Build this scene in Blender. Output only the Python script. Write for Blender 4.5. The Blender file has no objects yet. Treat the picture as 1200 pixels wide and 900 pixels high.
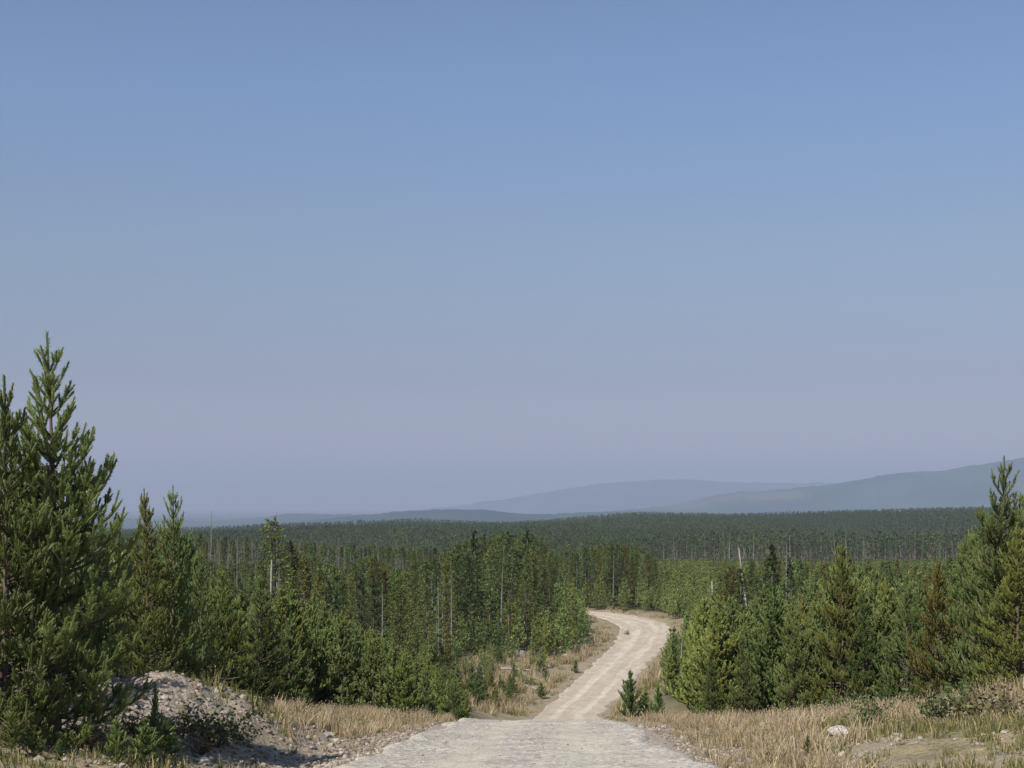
import bpy, math, random
import numpy as np
from mathutils import Vector
R = math.radians
rnd = random.Random(7)
rng = np.random.default_rng(11)
sc = bpy.context.scene
COL = sc.collection

# ------------------------------------------------------------------ camera, sky, sun, exposure
FPX, HORIZ = 1648.0, 592.0            # focal length and horizon row in a 1200 x 900 frame
cam = bpy.data.cameras.new("camera")
cam_o = bpy.data.objects.new("camera", cam); COL.objects.link(cam_o)
cam_o.location = (0, 0, 0); cam_o.rotation_euler = (R(90), 0, 0)
cam.sensor_width = 36; cam.lens = 36*FPX/1200; cam.shift_y = (HORIZ-450)/1200
cam.clip_start = 0.1; cam.clip_end = 200000
sc.camera = cam_o

SUN_EL = R(45); SUN_XY = (-0.52, -0.854)
world = bpy.data.worlds.new("World"); sc.world = world; world.use_nodes = True
wn = world.node_tree.nodes; wl = world.node_tree.links
sky = wn.new('ShaderNodeTexSky'); sky.sky_type = 'NISHITA'; sky.sun_disc = False
sky.sun_elevation = SUN_EL; sky.sun_rotation = math.atan2(*SUN_XY)
sky.altitude = 1300; sky.air_density = 1.0; sky.dust_density = 0.3; sky.ozone_density = 2.6
# smoke layer: it dims and greys the low sky alike all round the horizon
gc = wn.new('ShaderNodeTexCoord'); sx = wn.new('ShaderNodeSeparateXYZ'); wl.new(gc.outputs['Generated'], sx.inputs[0])
cr_ = wn.new('ShaderNodeValToRGB'); el_ = cr_.color_ramp.elements
el_[0].position = 0; el_[0].color = (.74, .57, .57, 1); el_[1].position = .28; el_[1].color = (1.02, 1.04, 1.08, 1)
for p_, c_ in ((.09, (.72, .57, .57)), (.17, (.93, .84, .77))):
    e_ = el_.new(p_); e_.color = (*c_, 1)
wl.new(sx.outputs[2], cr_.inputs[0]); mx_ = wn.new('ShaderNodeMix'); mx_.data_type = 'RGBA'; mx_.blend_type = 'MULTIPLY'; mx_.inputs[0].default_value = 1
wl.new(sky.outputs[0], mx_.inputs[6]); wl.new(cr_.outputs[0], mx_.inputs[7])
wl.new(mx_.outputs[2], wn['Background'].inputs[0]); wn['Background'].inputs[1].default_value = 0.084
sun = bpy.data.lights.new("sun", 'SUN'); sun.energy = 4.5; sun.angle = R(0.53); sun.color = (1, .95, .87)
sun_o = bpy.data.objects.new("sun", sun); COL.objects.link(sun_o)
sd = Vector((SUN_XY[0]*math.cos(SUN_EL), SUN_XY[1]*math.cos(SUN_EL), math.sin(SUN_EL)))
sun_o.rotation_euler = sd.to_track_quat('Z', 'Y').to_euler()
sc.view_settings.view_transform = 'Standard'; sc.view_settings.look = 'None'
sc.view_settings.exposure = 0.4; sc.view_settings.gamma = 1
sc.cycles.max_bounces = 5; sc.cycles.diffuse_bounces = 3; sc.cycles.volume_bounces = 1
sc.cycles.transmission_bounces = 3; sc.cycles.use_denoising = True
sc.cycles.use_adaptive_sampling = True

# ------------------------------------------------------------------ helpers
def tag(o, label=None, cat=None, group=None, kind=None):
    if label: o['label'] = label
    if cat: o['category'] = cat
    if group: o['group'] = group
    if kind: o['kind'] = kind
    return o

def hash2(ix, iy, s):
    h = (ix.astype(np.int64)*374761393 + iy.astype(np.int64)*668265263 + s*1442695041) & 0xffffffff
    h = ((h ^ (h >> 13))*1274126177) & 0xffffffff
    h = h ^ (h >> 16)
    return (h & 0xffffff)/float(0xffffff)
def vnoise(x, y, s=0):
    x = np.asarray(x, float); y = np.asarray(y, float)
    ix = np.floor(x); iy = np.floor(y); fx = x-ix; fy = y-iy
    fx = fx*fx*(3-2*fx); fy = fy*fy*(3-2*fy)
    a = hash2(ix, iy, s); b = hash2(ix+1, iy, s); c = hash2(ix, iy+1, s); d = hash2(ix+1, iy+1, s)
    return (a*(1-fx)+b*fx)*(1-fy)+(c*(1-fx)+d*fx)*fy
def fbm(x, y, s=0, o=4):
    t = 0; a = .5
    for k in range(o):
        t = t+a*(vnoise(np.asarray(x)*2**k, np.asarray(y)*2**k, s+k)-.5); a *= .5
    return t
def sstep(a, b, x):
    t = np.clip((np.asarray(x, float)-a)/(b-a), 0, 1)
    return t*t*(3-2*t)

# ------------------------------------------------------------------ terrain and road shape
PY = np.array([-60, 0, 10, 20, 25, 30, 34, 38, 45, 60, 80, 92, 100, 110, 133, 200, 300, 400, 500, 650, 850, 1300, 1800, 2500, 6000, 50000.])
PZ = np.array([0.5, -1.7, -2.5, -3.74, -4.3, -4.85, -5.3, -5.8, -6.98, -9.7, -13.0, -14.5, -15.25, -15.5, -15.25, -15.1, -18.5, -22.5, -26, -29.5, -32, -32, -32, -95, -130, -150])
def smooth_profile(y):
    y = np.asarray(y, float)
    w = 2.0+np.abs(y)*.02
    return (np.interp(y-w, PY, PZ)+np.interp(y, PY, PZ)*2+np.interp(y+w, PY, PZ))/4
RC = [(-.2, -40), (-.1, 0), (.1, 10), (.24, 20), (.5, 28), (.72, 38), (.95, 50), (1.8, 70), (3.9, 100), (6.5, 115), (10.0, 133),
      (13.7, 152), (16.0, 168), (16.3, 180), (14.0, 191), (9.5, 198), (3, 203), (-8, 206), (-30, 206), (-60, 202)]
def catmull(P, n=14):
    P = [np.array(p, float) for p in P]; P = [2*P[0]-P[1]]+P+[2*P[-1]-P[-2]]; out = []
    for i in range(1, len(P)-2):
        for k in range(n):
            t = k/n
            out.append(.5*((2*P[i])+(-P[i-1]+P[i+1])*t+(2*P[i-1]-5*P[i]+4*P[i+1]-P[i+2])*t*t+(-P[i-1]+3*P[i]-3*P[i+1]+P[i+2])*t**3))
    out.append(P[-2]); return np.array(out)
ROAD = catmull(RC)
def road_half(y): return np.interp(y, [0, 20, 29, 38, 50, 100, 133, 160, 180, 195, 206], [2.6, 2.62, 2.4, 1.95, 2.1, 2.35, 2.6, 3.1, 3.3, 2.8, 2.5])
def road_d(x, y):
    """signed distance from the road's centre line (+ right) and the local row"""
    x = np.atleast_1d(np.asarray(x, float)); y = np.atleast_1d(np.asarray(y, float)); sh = x.shape
    xf = x.ravel(); yf = y.ravel(); out = np.full(xf.shape, 999.)
    near = np.where((yf < 260) & (yf > -60) & (np.abs(xf) < 80))[0]
    A = ROAD[:-1]; B = ROAD[1:]; D = B-A; L2 = (D**2).sum(1)
    for c in range(0, len(near), 20000):
        ii = near[c:c+20000]; P = np.stack([xf[ii], yf[ii]], 1)
        rel = P[:, None]-A[None]; t = np.clip((rel*D).sum(2)/L2, 0, 1)
        q = rel-t[..., None]*D; dd = np.sqrt((q**2).sum(2)); k = dd.argmin(1); r = np.arange(len(ii))
        side = np.sign(D[k, 0]*q[r, k, 1]-D[k, 1]*q[r, k, 0])
        out[ii] = -side*dd[r, k]
    far = out == 999.
    out[far] = np.where(xf[far] > 0, 300, -300)
    return out.reshape(sh)
def height(x, y, d=None, cut=True):
    x = np.asarray(x, float); y = np.asarray(y, float)
    if d is None: d = road_d(x, y).reshape(x.shape)
    z = smooth_profile(y)
    yy = np.maximum(y, 1); t = x/yy; ad = np.abs(d)
    # far ridge: ground under the last tree line
    gl = np.interp(t, [-.6, -.36, -.22, -.03, .16, .335, .6], [-52, -47, -42, -31, -20.5, -15, -12])
    z = z+(gl+32)*sstep(900, 1800, y)*(1-sstep(1900, 2500, y))
    # right-hand side stays higher beyond the bend
    z = z+sstep(.06, .16, t)*(sstep(200, 400, y)*5.6)*(1-sstep(450, 760, y))
    # banks
    wr = sstep(2.8, 7.5, d); wl_ = sstep(3.0, 8.0, -d)
    z = z+wr*np.interp(y, [0, 15, 25, 38, 45, 60, 80, 100, 125, 160], [.5, .6, .45, -.1, .0, 1.0, 2.0, 1.5, .7, .3])
    z = z+wl_*np.interp(y, [0, 15, 25, 38, 45, 60, 80, 100, 115, 160], [.6, .6, .35, .15, .4, 1.2, 1.9, .9, .3, .2])
    # shallow ditch
    z = z-.12*np.exp(-((ad-3.6)/.7)**2)*(y < 60)
    # the rocky mound on the left
    cx = np.interp(y, [14, 21.5, 25, 30], [-8.0, -6.1, -5.0, -4.4]); s = np.interp(y, [16, 18.5, 20.5, 22.5, 25, 28, 31], [0, .1, .55, .98, .72, .35, 0])
    wdt = np.where(x > cx, 1.7, 4.5)
    z = z+s*np.exp(-((x-cx)/wdt)**2)*(1+.6*fbm(x*1.3, y*1.3, 31, 3)+.22*fbm(x*5, y*5, 33, 3))
    # low stony rise on the right edge
    z = z+.45*np.exp(-((x-9.3)/1.6)**2-((y-25)/2.2)**2)
    r = np.sqrt(x*x+y*y)
    off = sstep(2.2, 5, ad)
    z = z+off*(fbm(x*.35, y*.35, 3)*.35*sstep(5, 20, r)+fbm(x*2.2, y*2.2, 9, 3)*.16*np.exp(-r/60))
    z = z+fbm(x*.02, y*.02, 5, 3)*2.2*sstep(230, 600, r)+fbm(x*.0016, y*.0016, 6, 3)*9*sstep(2700, 5000, r)
    if cut:
        z = z-(0.10+.0014*np.clip(y, 0, 260))*(1-sstep(-.6, -.15, ad-road_half(y)))*(y < 215)
    return z
def H1(x, y): return float(height(np.array([x]), np.array([y]))[0])

# ------------------------------------------------------------------ materials
def mat(name):
    m = bpy.data.materials.new(name); m.use_nodes = True; nt = m.node_tree
    for n in list(nt.nodes): nt.nodes.remove(n)
    out = nt.nodes.new('ShaderNodeOutputMaterial'); out.name = 'out'
    return m, nt, out
def N(nt, t, **kw):
    n = nt.nodes.new(t)
    for k, v in kw.items(): setattr(n, k, v)
    return n
def noise(nt, scale, detail=4, coord=None, rough=.55):
    n = N(nt, 'ShaderNodeTexNoise'); n.inputs['Scale'].default_value = scale; n.inputs['Detail'].default_value = detail; n.inputs['Roughness'].default_value = rough
    if coord: nt.links.new(coord, n.inputs['Vector'])
    return n
def ramp(nt, fac, stops):
    r = N(nt, 'ShaderNodeValToRGB'); e = r.color_ramp.elements
    while len(e) < len(stops): e.new(.5)
    for i, (p, c) in enumerate(stops): e[i].position = p; e[i].color = (*c, 1)
    nt.links.new(fac, r.inputs[0]); return r.outputs[0]
def mix(nt, fac, a, b, mode='MIX'):
    m = N(nt, 'ShaderNodeMix', data_type='RGBA', blend_type=mode)
    for s, v in ((0, fac), (6, a), (7, b)):
        if hasattr(v, 'is_linked') or hasattr(v, 'links'): nt.links.new(v, m.inputs[s])
        elif s == 0: m.inputs[0].default_value = v
        else: m.inputs[s].default_value = (*v, 1)
    return m.outputs[2]
def principled(nt, out, col, rough=.9, spec=.2, normal=None):
    p = N(nt, 'ShaderNodeBsdfPrincipled'); p.inputs['Roughness'].default_value = rough; p.inputs['Specular IOR Level'].default_value = spec
    if hasattr(col, 'links'): nt.links.new(col, p.inputs['Base Color'])
    else: p.inputs['Base Color'].default_value = (*col, 1)
    if normal: nt.links.new(normal, p.inputs['Normal'])
    nt.links.new(p.outputs[0], out.inputs['Surface']); return p
def bump(nt, h, dist, strength=1):
    b = N(nt, 'ShaderNodeBump'); b.inputs['Distance'].default_value = dist; b.inputs['Strength'].default_value = strength
    nt.links.new(h, b.inputs['Height']); return b.outputs[0]
def foliage_mat(name, tint, var=.24, sheen=.35, transl=.30):
    """needles: the mesh colour attribute (shoot to shoot) times a tint, with a little difference from tree to tree"""
    m, nt, out = mat(name)
    a = N(nt, 'ShaderNodeAttribute', attribute_name='col'); oi = N(nt, 'ShaderNodeObjectInfo')
    c = mix(nt, 1.0, a.outputs['Color'], tint, 'MULTIPLY')
    hs = N(nt, 'ShaderNodeHueSaturation')
    mr = N(nt, 'ShaderNodeMapRange'); nt.links.new(oi.outputs['Random'], mr.inputs[0])
    mr.inputs[3].default_value = 1-var; mr.inputs[4].default_value = 1+var; nt.links.new(mr.outputs[0], hs.inputs['Value'])
    m2 = N(nt, 'ShaderNodeMath', operation='MULTIPLY'); m2.inputs[1].default_value = 7.31; nt.links.new(oi.outputs['Random'], m2.inputs[0])
    m3 = N(nt, 'ShaderNodeMath', operation='FRACT'); nt.links.new(m2.outputs[0], m3.inputs[0])
    mh = N(nt, 'ShaderNodeMapRange'); nt.links.new(m3.outputs[0], mh.inputs[0]); mh.inputs[3].default_value = .488; mh.inputs[4].default_value = .512
    nt.links.new(mh.outputs[0], hs.inputs['Hue']); nt.links.new(c, hs.inputs['Color'])
    d = N(nt, 'ShaderNodeBsdfPrincipled'); d.inputs['Roughness'].default_value = .55; d.inputs['Specular IOR Level'].default_value = sheen
    nt.links.new(hs.outputs[0], d.inputs['Base Color'])
    t = N(nt, 'ShaderNodeBsdfTranslucent'); nt.links.new(hs.outputs[0], t.inputs[0])
    s = N(nt, 'ShaderNodeMixShader'); s.inputs[0].default_value = transl
    nt.links.new(d.outputs[0], s.inputs[1]); nt.links.new(t.outputs[0], s.inputs[2]); nt.links.new(s.outputs[0], out.inputs['Surface'])
    return m
M = {}
M['pine'] = foliage_mat('needles_green', (1.0, 1.0, 1.0))
M['olive'] = foliage_mat('needles_olive', (1.2, 1.04, .85))
M['deep'] = foliage_mat('needles_deep', (.74, .84, .84))
M['bright'] = foliage_mat('needles_bright', (1.15, 1.14, .95))
M['rusty'] = foliage_mat('needles_rusty', (.92, .66, .5))
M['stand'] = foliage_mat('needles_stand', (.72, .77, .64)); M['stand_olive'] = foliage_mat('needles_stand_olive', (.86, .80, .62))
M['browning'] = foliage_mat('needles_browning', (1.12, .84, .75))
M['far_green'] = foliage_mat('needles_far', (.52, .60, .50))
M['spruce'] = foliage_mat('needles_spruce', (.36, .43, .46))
def bark_mat(name, c1, c2, sc_=6):
    m, nt, out = mat(name); tc = N(nt, 'ShaderNodeTexCoord'); mp = N(nt, 'ShaderNodeMapping'); mp.inputs['Scale'].default_value = (1, 1, .25)
    nt.links.new(tc.outputs['Object'], mp.inputs[0]); n = noise(nt, sc_, 5, mp.outputs[0])
    principled(nt, out, ramp(nt, n.outputs[0], [(.35, c1), (.65, c2)]), .9, .1, bump(nt, n.outputs[0], .02)); return m
M['bark'] = bark_mat('pine_bark', (.075, .055, .045), (.19, .14, .11))
M['grey_wood'] = bark_mat('weathered_wood', (.13, .12, .115), (.27, .255, .24), 4)
M['pale_wood'] = bark_mat('bleached_wood', (.22, .2, .18), (.42, .39, .35), 4)

# ground
m, nt, out = mat('ground_cover')
tc = N(nt, 'ShaderNodeTexCoord'); a = N(nt, 'ShaderNodeAttribute', attribute_name='cover'); sp = N(nt, 'ShaderNodeSeparateColor'); nt.links.new(a.outputs['Color'], sp.inputs[0])
n1 = noise(nt, 1.3, 6, tc.outputs['Object']); n5 = noise(nt, .55, 5, tc.outputs['Object']); n2 = noise(nt, 11, 5, tc.outputs['Object']); n3 = noise(nt, .12, 5, tc.outputs['Object']); n4 = noise(nt, 60, 3, tc.outputs['Object'])
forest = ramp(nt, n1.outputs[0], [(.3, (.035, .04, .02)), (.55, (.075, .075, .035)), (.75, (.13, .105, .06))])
grassy = ramp(nt, n2.outputs[0], [(.3, (.15, .125, .07)), (.5, (.3, .235, .125)), (.7, (.42, .33, .19))])
green = ramp(nt, n2.outputs[0], [(.3, (.09, .085, .04)), (.7, (.24, .205, .115))])
gm = ramp(nt, n1.outputs[0], [(.42, (0, 0, 0)), (.62, (1, 1, 1))])
grassy = mix(nt, gm, grassy, green)
stony = ramp(nt, n4.outputs[0], [(.34, (.13, .10, .075)), (.5, (.36, .285, .215)), (.66, (.62, .53, .43))])
stony = mix(nt, .45, stony, ramp(nt, n2.outputs[0], [(.35, (.16, .13, .1)), (.6, (.48, .42, .36))]))
grassy = mix(nt, ramp(nt, n4.outputs[0], [(.5, (0, 0, 0)), (.66, (.75, .75, .75))]), grassy, (.42, .36, .28))
grassy = mix(nt, ramp(nt, n5.outputs[0], [(.46, (0, 0, 0)), (.58, (.8, .8, .8))]), grassy, ramp(nt, n4.outputs[0], [(.35, (.17, .13, .09)), (.6, (.42, .35, .265))]))
c = mix(nt, sp.outputs[0], forest, grassy); c = mix(nt, sp.outputs[1], c, stony)
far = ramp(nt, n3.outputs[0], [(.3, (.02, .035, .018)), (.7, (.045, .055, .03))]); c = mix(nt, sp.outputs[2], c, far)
principled(nt, out, c, .95, .1, bump(nt, n2.outputs[0], .06)); M['ground'] = m

# gravel road: uv u across (0..1), v metres along
m, nt, out = mat('crushed_gravel')
tc = N(nt, 'ShaderNodeTexCoord'); a = N(nt, 'ShaderNodeAttribute', attribute_name='track'); sp = N(nt, 'ShaderNodeSeparateColor'); nt.links.new(a.outputs['Color'], sp.inputs[0])
mp = N(nt, 'ShaderNodeMapping'); mp.inputs['Scale'].default_value = (9, .10, 1); nt.links.new(tc.outputs['UV'], mp.inputs[0])
st = noise(nt, 1.0, 5, mp.outputs[0], .6); gr = noise(nt, 13, 5, tc.outputs['Object'], .7); g2 = noise(nt, 1.2, 5, tc.outputs['Object']); vo = N(nt, 'ShaderNodeTexVoronoi'); vo.inputs['Scale'].default_value = 26; nt.links.new(tc.outputs['Object'], vo.inputs['Vector'])
g3 = noise(nt, 7, 6, tc.outputs['Object'], .75); gmx = N(nt, 'ShaderNodeMath', operation='ADD'); nt.links.new(gr.outputs[0], gmx.inputs[0]); nt.links.new(g3.outputs[0], gmx.inputs[1]); ghf = N(nt, 'ShaderNodeMath', operation='MULTIPLY'); ghf.inputs[1].default_value = .5; nt.links.new(gmx.outputs[0], ghf.inputs[0])
grey = ramp(nt, ghf.outputs[0], [(.42, (.26, .228, .19)), (.49, (.45, .41, .35)), (.57, (.68, .63, .55))])
pale = ramp(nt, ghf.outputs[0], [(.38, (.43, .40, .31)), (.62, (.66, .62, .50))])
sand = ramp(nt, g2.outputs[0], [(.3, (.47, .40, .315)), (.7, (.62, .545, .44))])
f = N(nt, 'ShaderNodeMath', operation='ADD'); nt.links.new(st.outputs[0], f.inputs[0]); nt.links.new(sp.outputs[0], f.inputs[1])
fr = ramp(nt, f.outputs[0], [(.42, (0, 0, 0)), (.64, (1, 1, 1))])
nearc = mix(nt, fr, grey, pale)
sandd = mix(nt, fr, mix(nt, 1.0, sand, (.84, .82, .8), 'MULTIPLY'), mix(nt, 1.0, sand, (1.06, 1.06, 1.04), 'MULTIPLY'))
nearc = mix(nt, 1.0, nearc, ramp(nt, g2.outputs[0], [(.35, (.84, .83, .82)), (.62, (1.08, 1.07, 1.04))]), 'MULTIPLY')
c = mix(nt, sp.outputs[1], nearc, sandd)
hb = N(nt, 'ShaderNodeMath', operation='ADD'); nt.links.new(gr.outputs[0], hb.inputs[0]); nt.links.new(vo.outputs[0], hb.inputs[1])
principled(nt, out, c, .95, .15, bump(nt, hb.outputs[0], .02, .8)); M['road'] = m

m, nt, out = mat('pale_stone'); tc = N(nt, 'ShaderNodeTexCoord'); n = noise(nt, 5, 6, tc.outputs['Object'], .65); oi = N(nt, 'ShaderNodeObjectInfo')
c = ramp(nt, n.outputs[0], [(.3, (.24, .2, .16)), (.5, (.43, .39, .34)), (.7, (.6, .56, .5))])
mr = N(nt, 'ShaderNodeMapRange'); nt.links.new(oi.outputs['Random'], mr.inputs[0]); mr.inputs[3].default_value = .7; mr.inputs[4].default_value = 1.1
hs = N(nt, 'ShaderNodeHueSaturation'); nt.links.new(mr.outputs[0], hs.inputs['Value']); nt.links.new(c, hs.inputs['Color'])
principled(nt, out, hs.outputs[0], .85, .2, bump(nt, n.outputs[0], .04)); M['stone'] = m

m, nt, out = mat('tan_gravel'); tc = N(nt, 'ShaderNodeTexCoord'); n = noise(nt, .9, 4, tc.outputs['Object']); oi = N(nt, 'ShaderNodeObjectInfo')
principled(nt, out, ramp(nt, oi.outputs['Random'], [(0, (.15, .118, .09)), (.6, (.27, .225, .175)), (1, (.44, .385, .315))]), .9, .1); M['gravel'] = m

m, nt, out = mat('dry_straw'); a = N(nt, 'ShaderNodeAttribute', attribute_name='col'); oi = N(nt, 'ShaderNodeObjectInfo')
d = N(nt, 'ShaderNodeBsdfDiffuse'); t = N(nt, 'ShaderNodeBsdfTranslucent'); s = N(nt, 'ShaderNodeMixShader'); s.inputs[0].default_value = .3
nt.links.new(a.outputs['Color'], d.inputs[0]); nt.links.new(a.outputs['Color'], t.inputs[0]); nt.links.new(d.outputs[0], s.inputs[1]); nt.links.new(t.outputs[0], s.inputs[2]); nt.links.new(s.outputs[0], out.inputs['Surface']); M['straw'] = m

def hill_mat(name, c1, c2, c3):
    m, nt, out = mat(name); tc = N(nt, 'ShaderNodeTexCoord'); n = noise(nt, .0012, 6, tc.outputs['Object'], .6); n2 = noise(nt, .0005, 3, tc.outputs['Object'])
    c = ramp(nt, n.outputs[0], [(.4, c1), (.6, c2)]); f = ramp(nt, n2.outputs[0], [(.6, (0, 0, 0)), (.66, (1, 1, 1))])
    principled(nt, out, mix(nt, f, c, c3), 1, .05); return m
M['hill'] = hill_mat('wooded_hillside', (.016, .045, .04), (.034, .075, .064), (.09, .10, .075))

# ------------------------------------------------------------------ mesh building
def raw_mesh(name, V, F, mats, C=None, MI=None, smooth=False, attr='col'):
    V = np.asarray(V, np.float32); F = np.asarray(F, np.int32); k = F.shape[1]
    me = bpy.data.meshes.new(name)
    me.vertices.add(len(V)); me.vertices.foreach_set('co', V.ravel())
    me.loops.add(F.size); me.loops.foreach_set('vertex_index', F.ravel())
    me.polygons.add(len(F)); me.polygons.foreach_set('loop_start', np.arange(0, F.size, k, dtype=np.int32))
    for mt in mats: me.materials.append(mt)
    if MI is not None: me.polygons.foreach_set('material_index', np.asarray(MI, np.int32))
    me.polygons.foreach_set('use_smooth', np.full(len(F), smooth))
    if C is not None:
        at = me.color_attributes.new(attr, 'FLOAT_COLOR', 'POINT'); c4 = np.ones((len(V), 4), np.float32); c4[:, :3] = C; at.data.foreach_set('color', c4.ravel())
    me.update(calc_edges=True); return me
def link(name, me, parent=None, loc=None):
    o = bpy.data.objects.new(name, me); COL.objects.link(o)
    if parent: o.parent = parent
    if loc: o.location = loc
    return o
class G:
    def __init__(s): s.V = []; s.F = []; s.C = []; s.M = []; s.n = 0
    def add(s, V, F, C, mi=0):
        V = np.asarray(V, float).reshape(-1, 3); F = np.asarray(F, int)
        s.V.append(V); s.F.append(F+s.n); s.C.append(np.broadcast_to(np.asarray(C, float), V.shape)); s.M.append(np.full(len(F), mi)); s.n += len(V)
    def tube(s, pts, rad, n=5, col=(.2, .15, .1), mi=0):
        pts = np.asarray(pts, float); rings = []
        for i, p in enumerate(pts):
            d = pts[min(i+1, len(pts)-1)]-pts[max(i-1, 0)]; d /= (np.linalg.norm(d)+1e-9)
            u = np.cross(d, (0.31, .95, .05) if abs(d[2]) > .5 else (0, 0, 1)); u /= np.linalg.norm(u); v = np.cross(d, u)
            a = np.arange(n)/n*2*math.pi
            rings.append(p+rad[i]*(np.cos(a)[:, None]*u+np.sin(a)[:, None]*v))
        V = np.concatenate(rings); F = []
        for i in range(len(pts)-1):
            for k in range(n):
                a, b = i*n+k, i*n+(k+1) % n
                F += [(a, b, b+n), (a, b+n, a+n)]
        s.add(V, F, col, mi)
    def needles(s, segs, nper, nl, nw, core=0.0, mi=0, fwd=.65, rs=None):
        """segs: rows p0(3) p1(3) colour(3) scale"""
        S = np.array(segs, float); n = len(S)
        if n == 0: return
        p0 = S[:, :3]; p1 = S[:, 3:6]; col = S[:, 6:9]; scl = S[:, 9]
        ax = p1-p0; L = np.linalg.norm(ax, axis=1, keepdims=True)+1e-9; ax = ax/L
        ref = np.where(np.abs(ax[:, 2:3]) > .8, [[1., 0, 0]], [[0, 0, 1.]])
        u = np.cross(ax, ref); u /= np.linalg.norm(u, axis=1, keepdims=True); v = np.cross(ax, u)
        if core > 0:
            k = 4; a = np.arange(k)/k*2*math.pi; rg = []
            for (tt, rr) in ((0., .7), (.45, 1.), (1.0, .95)):
                rg.append((p0+(p1-p0)*tt)[:, None]+(core*rr*scl)[:, None, None]*(np.cos(a)[None, :, None]*u[:, None]+np.sin(a)[None, :, None]*v[:, None]))
            tip = (p1+ax*.02)[:, None]
            V = np.concatenate(rg+[tip], 1); F = []
            for r in range(2):
                for q in range(k):
                    A, B = r*k+q, r*k+(q+1) % k; F += [(A, B, B+k), (A, B+k, A+k)]
            for q in range(k): F.append((2*k+q, 2*k+(q+1) % k, 3*k))
            F = np.array(F); nv = 3*k+1
            FF = (F[None]+(np.arange(n)*nv)[:, None, None]).reshape(-1, 3)
            s.add(V.reshape(-1, 3), FF, np.repeat(col*.75, nv, 0), mi)  # shoot core coloured darker: shade among the needles put into its colour
        t = rs.random((n, nper))**.85; az = rs.random((n, nper))*2*math.pi
        base = p0[:, None]+(p1-p0)[:, None]*t[..., None]
        rad = np.cos(az)[..., None]*u[:, None]+np.sin(az)[..., None]*v[:, None]
        f = fwd+.5*(t > .9)+rs.normal(0, .12, t.shape)
        d = ax[:, None]*f[..., None]+rad*(1-.45*f)[..., None]; d /= np.linalg.norm(d, axis=2, keepdims=True)
        ln = nl*scl[:, None]*(.75+.5*rs.random(t.shape))
        tip = base+d*ln[..., None]; w = np.cross(d, rad+ax[:, None]*.01+rs.normal(0, .35, rad.shape)); w /= (np.linalg.norm(w, axis=2, keepdims=True)+1e-9)
        w = w*(nw*.5)*scl[:, None, None]; mid = base+d*(ln*.35)[..., None]
        V = np.stack([base, mid+w, tip, mid-w], 2).reshape(-1, 3); m_ = n*nper
        q = np.arange(m_)[:, None]*4; F = np.concatenate([q+np.array([[0, 1, 2]]), q+np.array([[0, 2, 3]])]) if nw > .03 else q+np.array([[1, 2, 3]])
        cv = np.repeat((col[:, None]*(.7+.6*rs.random((n, nper, 1)))).reshape(-1, 3), 4, 0)
        s.add(V, F, cv, mi)
    def arrays(s): return np.concatenate(s.V), np.concatenate(s.F), np.concatenate(s.C), np.concatenate(s.M)
    def mesh(s, name, mats, smooth=False):
        V, F, C, MI = s.arrays(); return raw_mesh(name, V, F, mats, C, MI, smooth)

def unit(v): return v/(np.linalg.norm(v)+1e-9)
GREEN = np.array([.165, .205, .062]); OLD = np.array([.12, .075, .025])

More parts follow.
